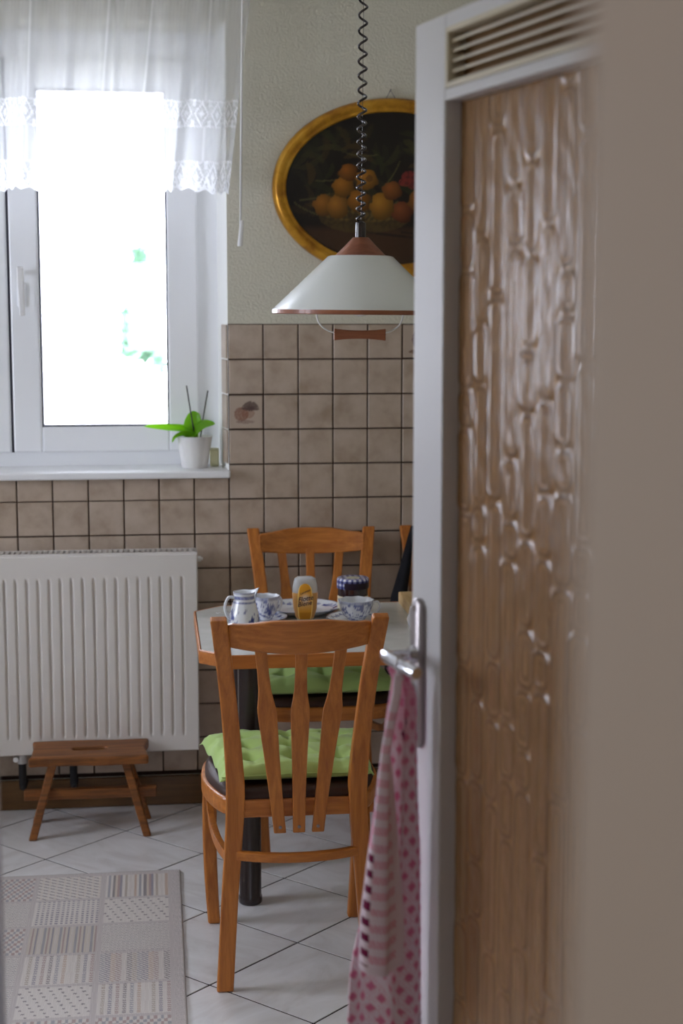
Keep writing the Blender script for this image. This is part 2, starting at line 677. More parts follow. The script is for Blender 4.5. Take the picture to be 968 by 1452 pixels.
frame(g, WX0 + .02, CX - .02, WZ0 + .01, WZ1, .07, WY, FY1 + .03, wb=.068, wt=.12, wl=.09, wr=.09)
obj('outer_frame', g, M['pvc'], win, bevel=.004)
CR = (-.466, .150)
CLF = (-1.095, -.474)
Z0, Z1 = 1.172, 2.455
GZ0, GZ1 = 1.257, 2.362
for (a, b), gx in ((CR, (-.372, .050)), (CLF, (-1.0, -.568))):
    g = G()
    frame(g, a, b, Z0, Z1, .08, WY - .022, WY + .045, wb=GZ0 - Z0, wt=Z1 - GZ1, wl=gx[0] - a, wr=b - gx[1])
    cs = obj('casement', g, M['pvc'], win, bevel=.006)
    g = G()
    frame(g, gx[0] - .001, gx[1] + .001, GZ0 - .001, GZ1 + .001, .0065, WY - .014, WY + .03)
    obj('seal', g, M['seal'], cs)
    obj('pane', G().box(gx[0] + .001, gx[1] - .001, WY + .006, WY + .010, GZ0 + .001, GZ1 - .001), M['pane'], cs)
    if a == CR[0]:
        g = G()
        g.box(-.442, -.414, WY - .032, WY - .021, 1.655, 1.735)
        h = obj('handle_plate', g, M['pvc'], cs, bevel=.004)
        g = G()
        g.tube([(-.428, WY - .03, 1.765), (-.428, WY - .062, 1.765)], .009, 12)
        g.rectsweep([((-.428, WY - .066, 1.785), (.011, 0, 0), (0, .008, 0)), ((-.427, WY - .066, 1.72), (.011, 0, 0), (0, .008, 0)),
                     ((-.424, WY - .064, 1.625), (.009, 0, 0), (0, .006, 0))])
        obj('handle', g, M['white'], cs, bevel=.004)
g = G()
g.box(-.474, -.466, WY - .010, WY + .045, Z0, Z1)
obj('meeting_strip', g, M['seal'], win)
g = G()
for z in (2.40, 1.21):
    g.tube([(.158, WY - .012, z - .045), (.158, WY - .012, z + .045)], .008, 10)
obj('hinge', g, M['pvc'], win)
sill = G()
sill.box(WX0 - .005, CX + .003, YB - .045, YB - .0005, WZ0, 1.125)
sill.box(WX0 + .004, CX - .003, YB - .001, WY + .02, WZ0, 1.125)
obj('window_sill', sill, M['sill'], win, bevel=.006)

# window glazing in the left wall (out of the frame, lets the second light in)
w2 = shell('window_2')
g = G()
for y0, y1 in ((LY0, (LY0 + LY1) / 2), ((LY0 + LY1) / 2, LY1)):
    g.box(XL - .16, XL - .10, y0, y0 + .07, LZ0, LZ1)
    g.box(XL - .16, XL - .10, y1 - .07, y1, LZ0, LZ1)
    g.box(XL - .16, XL - .10, y0 + .07, y1 - .07, LZ0, LZ0 + .08)
    g.box(XL - .16, XL - .10, y0 + .07, y1 - .07, LZ1 - .08, LZ1)
obj('casement', g, M['pvc'], w2, bevel=.004)
obj('pane', G().box(XL - .132, XL - .128, LY0 + .07, LY1 - .07, LZ0 + .08, LZ1 - .08), M['pane'], w2)

# ------------------------------------------------------------------ radiator under the window
radr = thing('radiator', 'white ribbed panel radiator on the tiled wall under the window', 'radiator', (-.45, 5.07, .2))
RX0, RX1, RY, RZ0, RZ1 = -.58, .577, -.058, .016, .668      # local
nx = 400
xs = np.linspace(RX0, RX1, nx)
pit = .0352
ph = ((xs - RX0 - .02) / pit) % 1.0
prof = np.clip(np.minimum(ph, 1 - ph) * 6.0, 0, 1)
prof = prof * prof * (3 - 2 * prof)
prof[(xs < RX0 + .02) | (xs > RX1 - .022)] = 1.0
zs = [RZ0, RZ0 + .004, RZ0 + .048, RZ0 + .056, RZ0 + .068, RZ0 + .3, RZ1 - .088, RZ1 - .076, RZ1 - .068, RZ1 - .004, RZ1]
amp = [0, 0, 0, 0, 1, 1, 1, 0, 0, 0, 0]
ed = [.006, 0, 0, 0, 0, 0, 0, 0, 0, 0, .006]
P = np.zeros((len(zs), nx, 3))
for r_, (z, a, e) in enumerate(zip(zs, amp, ed)):
    P[r_, :, 0] = xs
    P[r_, :, 1] = RY + e + a * .009 * (1 - prof) + (0 if a else 0)
    P[r_, :, 2] = z
obj('front_panel', G().grid(P, flip=True), M['radiator'], radr, smooth='auto')
g = G()
g.box(RX0, RX1, .02, .024, RZ0 + .01, RZ1 - .01)
g.box(RX0 + .05, RX1 - .05, RY + .012, .02, RZ0 + .02, RZ0 + .05)
obj('rear_panel', g, M['radiator'], radr)
for x0, x1 in ((RX0 - .004, RX0), (RX1, RX1 + .004)):
    obj('side_panel', G().box(x0, x1, RY + .002, .026, RZ0 + .012, RZ1 + .004), M['radiator'], radr, bevel=.0015)
g = G()
g.box(RX0, RX1, RY + .004, RY + .010, RZ1 - .006, RZ1 + .006)
g.box(RX0, RX1, .018, .026, RZ1 - .006, RZ1 + .006)
n = int((RX1 - RX0) / .0172)
for k in range(n + 1):
    x = RX0 + k * .0172
    g.box(x, min(x + .0095, RX1), RY + .010, .018, RZ1 + .001, RZ1 + .005)
obj('top_grille', g, M['radiator'], radr)
g = G()
g.tube([(RX1 + .003, -.02, .645), (RX1 + .016, -.02, .645)], .009, 12)
g.tube([(RX1 + .016, -.02, .645), (RX1 + .022, -.02, .645)], .005, 8)
obj('vent_plug', g, M['white'], radr)
for x in (-.012, .152):
    g = G()
    g.tube([(x + .018, -.02, .02), (x + .018, -.02, -.09), (x + .018, -.01, -.1), (x + .018, .05, -.1)], .0125, 12)
    v = obj('supply_pipe', g, M['black'], radr, smooth='auto')
    g = G()
    g.tube([(x, -.02, .002), (x, -.052, .002)], [.011, .0085], 12)
    g.tube([(x + .018, -.02, .02), (x + .018, -.02, -.018)], .015, 12)
    obj('valve', g, M['white'], v, smooth='auto')
for x in (RX0 + .15, RX1 - .15):
    obj('bracket', G().box(x, x + .03, .024, .065, .10, .58), M['white'], radr)

# ------------------------------------------------------------------ sheer curtain with lace bands
cm = bpy.data.materials.new('white_sheer_voile')
cm.use_nodes = True
nt = cm.node_tree
nt.nodes.clear()
o_ = nt.nodes.new('ShaderNodeOutputMaterial')
tr = nt.nodes.new('ShaderNodeBsdfTransparent')
tl = nt.nodes.new('ShaderNodeBsdfTranslucent')
tl.inputs['Color'].default_value = (.93, .94, .97, 1)
df = nt.nodes.new('ShaderNodeBsdfDiffuse')
df.inputs['Color'].default_value = (.88, .89, .92, 1)
m1 = nt.nodes.new('ShaderNodeMixShader')
m1.inputs[0].default_value = .70
m2 = nt.nodes.new('ShaderNodeMixShader')
at = nt.nodes.new('ShaderNodeAttribute')
at.attribute_name = 'Col'
nt.links.new(df.outputs[0], m1.inputs[1])
nt.links.new(tl.outputs[0], m1.inputs[2])
nt.links.new(at.outputs['Fac'], m2.inputs[0])
nt.links.new(tr.outputs[0], m2.inputs[1])
nt.links.new(m1.outputs[0], m2.inputs[2])
nt.links.new(m2.outputs[0], o_.inputs[0])

curt = thing('sheer_curtain', 'short white sheer curtain with lace bands across the top of the window', 'curtain', (-.45, 5.06, 2.66))
nu, nv = 560, 170
U = np.linspace(0, 1, nu)[None, :]
V = np.linspace(0, 1, nv)[:, None]
wid = 1.66 - .07 * V
cloth = U * 2.6                                            # cloth metres (gathered)
xx = -.885 + U * wid + .012 * np.sin(U * 61) * V
zig = np.abs(((cloth / .062) % 1.0) - .5) * 2
drop = .650 + .012 * zig + .006 * np.sin(U * 40)
zz = .012 - V * drop
fold = (np.sin(U * 2 * np.pi * 15 + .9 * np.sin(U * 17)) * .6 + np.sin(U * 2 * np.pi * 27 + 2 * np.sin(U * 9)) * .35)
env = .010 + .020 * np.minimum(V * 1.6, 1)
yy = fold * env + .006 * np.sin(U * 2 * np.pi * 70) * np.exp(-V * 14)
P = np.stack([xx + 0 * V, yy + 0 * V, zz + 0 * U], -1)
den = np.full((nv, nu), .38)
for k_ in range(9):
    u0 = .07 + .108 * k_ + .02 * math.sin(k_ * 2.3)
    den = den + .30 * np.exp(-((U - u0 - .012 * V * math.sin(k_ * 1.7)) / .0022) ** 2) + .10 * np.exp(-((U - u0 - .012) / .010) ** 2)
den += .10 * np.abs(np.sin(U * 2 * np.pi * 70)) * np.exp(-V * 10)
den[(V[:, 0] < .035), :] += .25
zl = zz + 0 * U
Cc = cloth + 0 * V
sc = .066


def lace(zc, h, m):
    global den
    t = (zl - zc) / h
    inside = np.abs(t) < 1
    a = ((Cc / sc) % 1.0 - .5) * 2
    d1 = np.abs(a) + np.abs(t) * .95
    pat = ((np.abs(d1 - .78) < .12) | (d1 < .30) | ((np.abs(a) > .8) & (np.abs(t) > .5))).astype(float)
    edge = (np.abs(np.abs(t) - .93) < .08).astype(float)
    fine = ((np.sin(Cc * 1200) * np.sin(zl * 1200)) > 0).astype(float) * .10
    den = np.where(inside, np.clip(.40 + .36 * pat * m + .16 * edge + fine, 0, .94), den)


lace(-.405, .042, 1.0)
lace(-.600, .050, 1.0)
t = zl - (.012 - drop)
zz1 = ((Cc / .031) % 1.0 - .5) * 2
den = np.where((t < .035) & (np.abs((t / .035) - np.abs(zz1)) < .30), .80, den)
den = np.where(t < .006, .85, den)
obj('cloth', G().grid(P), cm, curt, smooth=True, col=np.repeat(den[..., None], 3, -1).reshape(-1, 3), fix=False)
g = G()
g.tube([(-.90, 0, .004), (.78, 0, .004)], .007, 10)
for x in (-.88, .765):
    g.tube([(x, 0, .004), (x, .082, .004)], .006, 8)
obj('curtain_rod', g, M['white'], curt)
g = G()
g.tube([(.742, -.03, .0), (.742, -.03, -.03), (.740, -.03, -.10), (.728, -.03, -.80)], .0035, 8)
wand = obj('pull_wand', g, M['white'], curt, smooth=True)
g = G()
g.tube([(.7335, -.0295, -.735), (.727, -.030, -.815)], [.006, .0085], 10)
obj('grip', g, M['white'], wand)

# ------------------------------------------------------------------ orchid and yellow block on the sill
orch = thing('potted_orchid', 'small orchid with broad green leaves in a white pot on the window sill', 'plant', (.131, 5.215, 1.125))
g = G()
g.lathe([(.040, 0), (.043, .003), (.050, .05), (.058, .100), (.061, .104), (.060, .106), (.056, .103), (.050, .085), (.0, .085)], seg=40)
obj('pot', g, M['white'], orch, smooth='auto')
obj('potting_bark', G().lathe([(.052, .078), (.05, .090), (.0, .093)], seg=24), mat('potting_bark', C3(84, 60, 40), .9), orch)
leafm = mat('glossy_orchid_leaf', C3(120, 178, 40), .3)
bsdf(leafm).inputs['Subsurface Weight'].default_value = 0.0
nt = leafm.node_tree
tl = nt.nodes.new('ShaderNodeBsdfTranslucent')
tl.inputs['Color'].default_value = C3(190, 240, 30)
mx = nt.nodes.new('ShaderNodeMixShader')
mx.inputs[0].default_value = .45
nt.links.new(bsdf(leafm).outputs[0], mx.inputs[1])
nt.links.new(tl.outputs[0], mx.inputs[2])
nt.links.new(mx.outputs[0], nt.nodes['Material Output'].inputs[0])


def leaf(parent, path, w, roll=0.0, cup=.25, name='leaf', m=None):
    pts = spline(path, 22)
    rows = []
    for i, p in enumerate(pts):
        t = i / 21
        d = pts[min(i + 1, 21)] - pts[max(i - 1, 0)]
        d = Vector(d).normalized()
        side = d.cross(Vector((0, 0, 1)))
        if side.length < .05:
            side = Vector((1, 0, 0))
        side.normalize()
        side = Matrix.Rotation(roll, 3, d) @ side
        nn = side.cross(d)
        ww = w * (math.sin(math.pi * min(1, (t * .93 + .07))) ** .55) * (1 if t < .98 else .35)
        rows.append([Vector(p) + side * (ww * s) + nn * (cup * ww * (s * s)) for s in (-1, -.6, -.25, 0, .25, .6, 1)])
    return obj(name, G().grid(np.array(rows)), m or leafm, parent, smooth=True, solid=.0016)


leaf(orch, [(.0, 0, .09), (-.03, -.005, .125), (-.09, -.01, .133), (-.165, -.012, .140)], .019, .7)
leaf(orch, [(-.004, 0, .09), (-.008, .004, .125), (.005, .006, .165), (.016, .004, .180)], .030, 1.3)
leaf(orch, [(.002, -.006, .09), (.005, -.012, .118), (.03, -.016, .142), (.068, -.018, .148)], .022, .7)
leaf(orch, [(-.006, -.008, .09), (-.03, -.02, .112), (-.06, -.03, .105), (-.074, -.034, .088)], .019, .5)
g = G()
g.tube([(.006, 0, .085), (-.008, 0, .16), (-.024, .004, .272)], .0022, 8)
obj('stake', g, mat('dark_plant_stake', C3(70, 66, 62), .6), orch)
g = G()
g.tube([(.018, 0, .085), (.030, 0, .17), (.046, .004, .255)], .0022, 8)
obj('stake', g, bpy.data.materials['dark_plant_stake'], orch)
ym = mat('pale_yellow_wax', C3(232, 232, 190), .4)
blk = obj('yellow_block', G().box(-.016, .014, -.018, .018, 0, .060), ym, bevel=.004, loc=(.199, 5.26, 1.1255))
tag(blk, 'small pale yellow block standing in the corner of the sill behind the orchid pot', 'ornament')

# ------------------------------------------------------------------ oval still-life picture
pic = thing('oval_painting', 'oval still life of fruit in a gilt frame hanging on the wall behind the lamp', 'painting', (.78, YB, 2.035))
A_, B_ = .393, .2875
fprof = [(0, 0), (-.002, .014), (-.010, .026), (-.017, .030), (-.024, .028), (-.031, .021), (-.036, .018), (-.040, .019), (-.044, .014), (-.046, .008), (-.046, 0)]
rings = []
for k in range(120):
    a = 2 * math.pi * k / 120
    nx_, nz_ = math.cos(a) / A_, math.sin(a) / B_
    q = math.hypot(nx_, nz_)
    nx_, nz_ = nx_ / q, nz_ / q
    rings.append([(A_ * math.cos(a) + nx_ * o, -.004 - d, B_ * math.sin(a) + nz_ * o) for o, d in fprof])
obj('frame', G().loft(rings, closed=True), M['gold'], pic, smooth=True)
# painted canvas
nr, na = 110, 260
Rr, Aa = np.meshgrid(np.linspace(0, 1, nr), np.linspace(0, 2 * np.pi, na, endpoint=True), indexing='ij')
PX = (A_ - .042) * Rr * np.cos(Aa)
PZ = (B_ - .042) * Rr * np.sin(Aa)
col = np.ones((nr, na, 3)) * np.array(C3(26, 20, 15)[:3])


def px2(x, y):                                             # photograph-like sketch units: 1 unit = 2.28 mm from the oval's centre
    return (x - 561) * .00228, (267 - y) * .00228


def blot(mask, c):
    global col
    mk = np.clip(mask, 0, 1)[..., None]
    col = col * (1 - mk) + np.array(c[:3]) * mk


tblz = px2(0, 318)[1]
blot((PZ < tblz) * np.clip((tblz - PZ) / .02, 0, 1) * .9, C3(64, 42, 26))
wob = np.sin(PX * 170 + 3 * np.sin(PZ * 90)) * np.sin(PZ * 150 + 2 * np.sin(PX * 120))
rl = random.Random(5)
for k in range(90):                                        # dim leaves
    cx_, cz_ = px2(rl.uniform(415, 690), rl.uniform(185, 300))
    a = rl.uniform(0, math.pi)
    l, w_ = rl.uniform(.022, .06), rl.uniform(.007, .014)
    dx, dz = PX - cx_, PZ - cz_
    t_ = dx * math.cos(a) + dz * math.sin(a)
    q_ = -dx * math.sin(a) + dz * math.cos(a) - .3 * t_ * t_ / l
    blot((1 - (t_ / l) ** 2 - (q_ / w_) ** 2 > 0) * rl.uniform(.3, .75), rl.choice([C3(44, 46, 22), C3(58, 54, 28), C3(38, 38, 24), C3(66, 50, 24)]))
for k in range(6):                                         # stems
    cx_, cz_ = px2(rl.uniform(425, 660), rl.uniform(200, 300))
    a = rl.uniform(-.5, 1.2)
    dx, dz = PX - cx_, PZ - cz_
    t_ = dx * math.cos(a) + dz * math.sin(a)
    q_ = -dx * math.sin(a) + dz * math.cos(a) - 2.0 * t_ * t_
    blot(((abs(t_) < .05) & (abs(q_) < .0022)) * .6, C3(92, 84, 50))
# bowl
bx, bz = px2(520, 306)
blot((((PX - bx) / .15) ** 2 + ((PZ - bz) / .055) ** 2 < 1) * (.55 + .3 * (wob > 0)), C3(74, 58, 30))
blot((((PX - bx) / .14) ** 2 + ((PZ - bz - .012) / .03) ** 2 < 1) * .4 * (wob > .2), C3(120, 96, 46))
for x, y, r, c in [(462, 291, 15, (186, 120, 40)), (482, 293, 15, (198, 132, 46)), (490, 265, 15, (196, 126, 36)), (497, 245, 13, (176, 104, 34)),
                   (523, 255, 16, (204, 134, 38)), (512, 285, 16, (190, 120, 34)), (545, 292, 17, (204, 140, 44)), (560, 270, 14, (170, 98, 44)),
                   (575, 300, 15, (160, 84, 44)), (600, 285, 17, (178, 110, 44)), (622, 296, 16, (150, 76, 48)), (640, 275, 14, (150, 90, 50))]:
    cx_, cz_ = px2(x, y)
    rr = r * .00228
    wx_ = .10 * rr * np.sin(PZ * 160 + x) + .06 * rr * np.sin(PX * 310 + PZ * 120)
    d = np.hypot(PX - cx_ + wx_, (PZ - cz_) * (1 + .12 * math.sin(x))) / rr
    sh = np.clip(1 - .55 * np.hypot(PX - cx_ + .3 * rr, PZ - cz_ - .35 * rr) / rr, .25, 1)
    cc = np.array(C3(*c)[:3])
    mk = (d < 1).astype(float)[..., None]
    col = col * (1 - mk) + (cc * (sh * .62)[..., None]) * mk
cx_, cz_ = px2(527, 253)
blot((np.hypot(PX - cx_, PZ - cz_) < .0115) * .75, C3(84, 50, 20))
for x, y, r in [(585, 250, 12), (592, 262, 10), (578, 258, 9), (606, 255, 12), (615, 268, 11)]:
    cx_, cz_ = px2(x, y)
    blot((np.hypot((PX - cx_), (PZ - cz_) * 1.5) < r * .00228) * (.5 + .4 * (wob > 0)), C3(120, 38, 34))
for k in range(6):
    cx_, cz_ = px2(540 + 18 * k, 330 + 2 * (k % 3))
    blot(((abs(PX - cx_) < .05) & (abs(PZ - cz_ + .1 * (PX - cx_)) < .004)) * .6, C3(30, 22, 16))
P = np.stack([PX, np.full_like(PX, -.014), PZ], -1)
obj('canvas', G().grid(P), attr_mat('dark_oil_painting', .35, .4), pic, col=col.reshape(-1, 3))
g = G()
g.tube([(-.024, -.010, .284), (-.009, -.008, .312), (.006, -.010, .286)], .0016, 6)
obj('hanger', g, M['steel'], pic)
g = G()
g.tube([(-.009, -.0005, .310), (-.009, -.016, .313)], .0022, 8)
obj('nail', g, M['steel'], pic)

# ------------------------------------------------------------------ pendant lamp
LX, LY = .557, 4.37
lamp = thing('pendant_lamp', 'white conical pendant lamp with wooden trim on a coiled dark cord over the table', 'lamp', (LX, LY, 0))
lamp.rotation_euler = (0, rad(.55), 0)
g = G()
prof = [(.082, 1.796), (.090, 1.794), (.238, 1.652), (.243, 1.648), (.243, 1.645), (.236, 1.648), (.088, 1.788), (.06, 1.790)]
g.lathe(prof, seg=96, caps=False)
shade = obj('lamp_shade', g, M['lampshade'], lamp, smooth='auto')
g = G()
g.lathe([(.240, 1.648), (.2445, 1.647), (.2445, 1.637), (.240, 1.635), (.236, 1.637), (.236, 1.646), (.240, 1.648)], seg=96, caps=False)
obj('rim', g, M['lampwood'], shade, smooth='auto')
g = G()
g.lathe([(.0, 1.792), (.068, 1.793), (.070, 1.797), (.045, 1.822), (.025, 1.843), (.022, 1.846), (0, 1.846)], seg=48, caps=False)
obj('cone_cap', g, M['lampwood'], lamp, smooth='auto')
g = G()
g.lathe([(.0, 1.843), (.0145, 1.844), (.0145, 1.886), (.011, 1.889), (0, 1.889)], seg=24, caps=False)
obj('cable_grip', g, M['cord'], lamp, smooth='auto')
# coiled cord: turns widen towards the ceiling
g = G()
pts = []
z = 1.884
a = 0.0
while z < 2.668:
    f_ = (z - 1.884) / .78
    pitch = .0265 + .018 * min(1, f_ * 1.25)
    st = 12
    for _ in range(1):
        pts.append((.0112 * math.cos(a), .0112 * math.sin(a), z))
        a += 2 * math.pi / st
        z += pitch / st
pts.append((0, 0, z + .01))
g.tube(pts, .0034, 8)
obj('coiled_cord', g, M['cord'], lamp, smooth=True)
g = G()
g.tube([(.001, 0, 1.88), (.001, 0, 2.69)], .0007, 6)
obj('steel_wire', g, M['cord'], lamp)
g = G()
g.lathe([(0, 2.655), (.03, 2.66), (.05, 2.70), (.052, 2.7195), (0, 2.7195)], seg=32, caps=False)
obj('ceiling_rose', g, M['cord'], lamp, smooth='auto')
g = G()
hp = spline([(-.121, 0, 1.66), (-.121, 0, 1.632), (-.112, 0, 1.607), (-.092, 0, 1.591), (-.069, 0, 1.583)], 16)
obj('handle_wire', g.tube(hp, .0022, 8), M['white'], lamp, smooth=True)
obj('handle_wire', G().tube([(-p[0], p[1], p[2]) for p in hp], .0022, 8), M['white'], lamp, smooth=True)
secs = []
for t_ in np.linspace(-1, 1, 13):
    h_ = .0115 + .005 * abs(t_) ** 2
    secs.append(((t_ * .0725, 0, 1.579), (0, .008, 0), (0, 0, h_)))
obj('pull_handle', G().rectsweep(secs), M['lampwood'], lamp, bevel=.002)
g = G()
g.lathe([(0, 1.628), (.018, 1.633), (.029, 1.65), (.031, 1.665), (.024, 1.69), (.015, 1.71), (.015, 1.75), (0, 1.75)], seg=24, caps=False)
obj('bulb', g, mat('opal_bulb', (.8, .8, .78, 1), .25), lamp, smooth=True)
obj('bulb_socket', G().lathe([(0, 1.745), (.02, 1.745), (.02, 1.795), (0, 1.795)], seg=20, caps=False), M['cord'], lamp, smooth='auto')

# ------------------------------------------------------------------ table
tbl = thing('dining_table', 'pale topped kitchen table with orange wooden edge and clipped corners', 'table', (.72, 4.385, 0))
TX0, TX1, TY0, TY1 = .108 - .72, .72 + .10, 4.035 - 4.385, 4.735 - 4.385
c = .082


def octo(i):
    k = i * .414
    return [(TX0 + c + k - i * 0, TY0 + i), (TX1 - c - k, TY0 + i), (TX1 - i, TY0 + c + k), (TX1 - i, TY1 - c - k),
            (TX1 - c - k, TY1 - i), (TX0 + c + k, TY1 - i), (TX0 + i, TY1 - c - k), (TX0 + i, TY0 + c + k)]


o1, o2 = octo(0), octo(.007)
g = G()
n = 8
vs = [(x, y, .712) for x, y in o1] + [(x, y, .750) for x, y in o1] + [(x, y, .750) for x, y in o2] + [(x, y, .712) for x, y in o2]
fs = []
for k in range(n):
    k2 = (k + 1) % n
    fs += [(k, k2, 8 + k2, 8 + k), (8 + k, 8 + k2, 16 + k2, 16 + k), (16 + k, 16 + k2, 24 + k2, 24 + k), (24 + k, 24 + k2, k2, k)]
g.add(vs, fs)
obj('edge_band', g, M['tablewood'], tbl, bevel=.006)
obj('tabletop', G().prism(octo(.0074), .722, .7495), M['laminate'], tbl)
legm = mat('dark_lacquered_table_leg', C3(52, 42, 42), .22, coat=.3)
for x in (TX0 + .139, TX1 - .139):
    for y in (TY0 + .19, TY1 - .235):
        g = G()
        g.lathe([(0, 0), (.030, 0), (.033, .004), (.033, .02), (.0305, .024), (.0305, .721), (0, .721)], (x, y, 0), 28, caps=False)
        obj('leg', g, legm, tbl, smooth='auto')

# ------------------------------------------------------------------ chairs
CG = 'honey coloured wooden chairs around the table'
CHAIRLAB = ['wooden chair seen from behind in front of the table, green cushion on its seat',
            'wooden chair on the far side of the table, its back to the tiled wall',
            'wooden chair beside the tiled wall with a black bag hanging on it']


def make_chair():
    t = thing('dining_chair', CHAIRLAB[0], 'chair', (0, 0, 0), 0, CG)
    mw, mx_ = M['chair'], M['chair_x']
    # rear posts
    for s in (-1, 1):
        path = spline([(.180, -.222, 0), (.166, -.203, .22), (.1505, -.192, .44), (.152, -.200, .56), (.170, -.238, .77), (.190, -.298, .94)], 18)
        secs = []
        for i, p in enumerate(path):
            d = Vector(path[min(i + 1, 17)] - path[max(i - 1, 0)]).normalized()
            b = Vector((1, 0, 0)).cross(d).normalized()
            f_ = i / 17
            wdt = .0205 - .001 * f_ + .0025 * math.exp(-((f_ - .5) / .18) ** 2)
            dpt = .0125 + .006 * math.exp(-((f_ - .47) / .2) ** 2)
            secs.append(((s * p[0], p[1], p[2]), (wdt, 0, 0), b * dpt))
        obj('rear_post', G().rectsweep(secs), mw, t, bevel=.004)
    # crest rail
    secs = []
    for u in np.linspace(-1, 1, 25):
        x = u * .172
        y = -.262 - .042 * (1 - u * u)
        a = abs(u)
        ztop = .926 + .011 * (1 - max(0, min(1, (a - .30) / .55)) ** 2 * (3 - 2 * max(0, min(1, (a - .30) / .55)))) - .004 * (a > .93)
        zbot = .868 - .014 * (1 - a ** 2)
        zc, hz = (ztop + zbot) / 2, (ztop - zbot) / 2
        tilt = .27
        secs.append(((x, y - .012, zc), (0, .0105, 0), (0, -hz * tilt, hz)))
    obj('crest_rail', G().rectsweep(secs), mx_, t, bevel=.005)
    # three vase-shaped splats
    for xt, xb in ((-.093, -.043), (.003, .003), (.098, .049)):
        prof = [(.392, .0148), (.42, .0150), (.48, .0158), (.60, .0190), (.675, .0222), (.70, .0228), (.715, .0220), (.735, .0185), (.76, .0152), (.80, .0140), (.872, .0142)]
        secs = []
        for z, w in prof:
            f_ = (z - .392) / .48
            x = xb + (xt - xb) * f_
            y = -.216 - .010 * math.exp(-((z - .55) / .1) ** 2) * 0 - .058 * max(0, (z - .5) / .372) ** 1.3
            # centre splat sits deeper in the curved rail
            y -= .030 * f_ * (1 - (x / .172) ** 2)
            secs.append(((x, y, z), (w, 0, 0), (0, .006, 0)))
        sp = obj('splat', G().rectsweep(secs), mw, t, bevel=.0025)
        g = G()
        g.lathe([(0, 0), (.0042, 0), (.0042, .0025), (.002, .0035), (0, .0035)], seg=10, caps=False)
        obj('screw', g, M['steel'], sp, loc=(xb, -.222, .408), rot=(rad(90), 0, 0))
    # seat frame (bent wood) and upholstery
    out = spline([(-.145, -.200), (-.19, -.14), (-.222, -.02), (-.222, .09), (-.205, .165), (-.15, .205), (0, .215),
                  (.15, .205), (.205, .165), (.222, .09), (.222, -.02), (.19, -.14), (.145, -.200)], 49)
    out = [tuple(p) for p in out]
    cx_, cy_ = 0, 0

    def off(d):
        r = []
        m_ = len(out)
        for i in range(m_):
            a, b = Vector(out[max(i - 1, 0)]), Vector(out[min(i + 1, m_ - 1)])
            tt = (b - a).normalized()
            nrm = Vector((tt.y, -tt.x))
            r.append((out[i][0] + nrm.x * d, max(out[i][1] + nrm.y * d, -.200 + d)))
        return r
    inn = off(.024)
    m_ = len(out)
    rings = []
    for i in range(m_):
        a, b = out[i], inn[i]
        rings.append([(a[0], a[1], .426), (a[0], a[1], .470), (b[0], b[1], .470), (b[0], b[1], .426)])
    obj('seat_frame', G().loft(rings, closed=True), mx_, t, bevel=.006)
    g = G()
    o3 = off(.010)
    g.loft([[(x, y, .470) for x, y in o3], [(x, y, .480) for x, y in o3], [(x, y, .490) for x, y in off(.018)], [(x, y, .4945) for x, y in off(.035)]])
    g.loft([[(x, y, .440) for x, y in off(.0245)], [(x, y, .4705) for x, y in off(.0245)]])
    obj('seat_pad', g, M['vinyl'], t, smooth='auto')
    # front legs, sabre shaped
    for s in (-1, 1):
        path = spline([(.190, .212, 0), (.197, .200, .12), (.201, .180, .27), (.198, .158, .43)], 10)
        secs = []
        for i, p in enumerate(path):
            f_ = i / 9
            secs.append(((s * p[0], p[1], p[2]), (.0165 + .003 * f_, 0, 0), (0, .015 + .008 * f_, 0)))
        obj('front_leg', G().rectsweep(secs), mw, t, bevel=.006)
        # bent bracket between side rail and rear post
        pts = spline([(s * .205, .09, .425), (s * .204, .065, .385), (s * .198, .0, .345), (s * .185, -.09, .325), (s * .160, -.195, .318)], 16)
        obj('side_bracket', G().rectsweep([(tuple(p), (.0085, 0, 0), (0, .004, .0115)) for p in pts]), mw, t, bevel=.004)
    secs = []
    for u in np.linspace(-1, 1, 15):
        secs.append(((u * .150, -.203 - .034 * (1 - u * u), .336), (0, .010, 0), (0, 0, .0115)))
    obj('rear_stretcher', G().rectsweep(secs), mx_, t, bevel=.004)
    return t


chair0 = make_chair()
chair0.location = (.330, 3.880, 0)
chair1 = copy_tree(chair0)
chair1.location = (.502, 4.755, 0)
chair1.rotation_euler = (0, 0, math.pi)
chair1['label'] = CHAIRLAB[1]
chair2 = copy_tree(chair0)
chair2.location = (1.005, 4.765, 0)
chair2.rotation_euler = (0, 0, math.pi)
chair2['label'] = CHAIRLAB[2]

# tufted green seat cushions
fab = mat('apple_green_cotton', C3(172, 200, 120), .85, spec=.2, sheen=.2)
tc = nd(fab, 'ShaderNodeTexCoord')
wv = nd(fab, 'ShaderNodeTexNoise')
wv.inputs['Scale'].default_value = 700.0
lk(fab, tc.outputs['Object'], wv.inputs['Vector'])
bump(fab, wv.outputs[0], .25, .001)


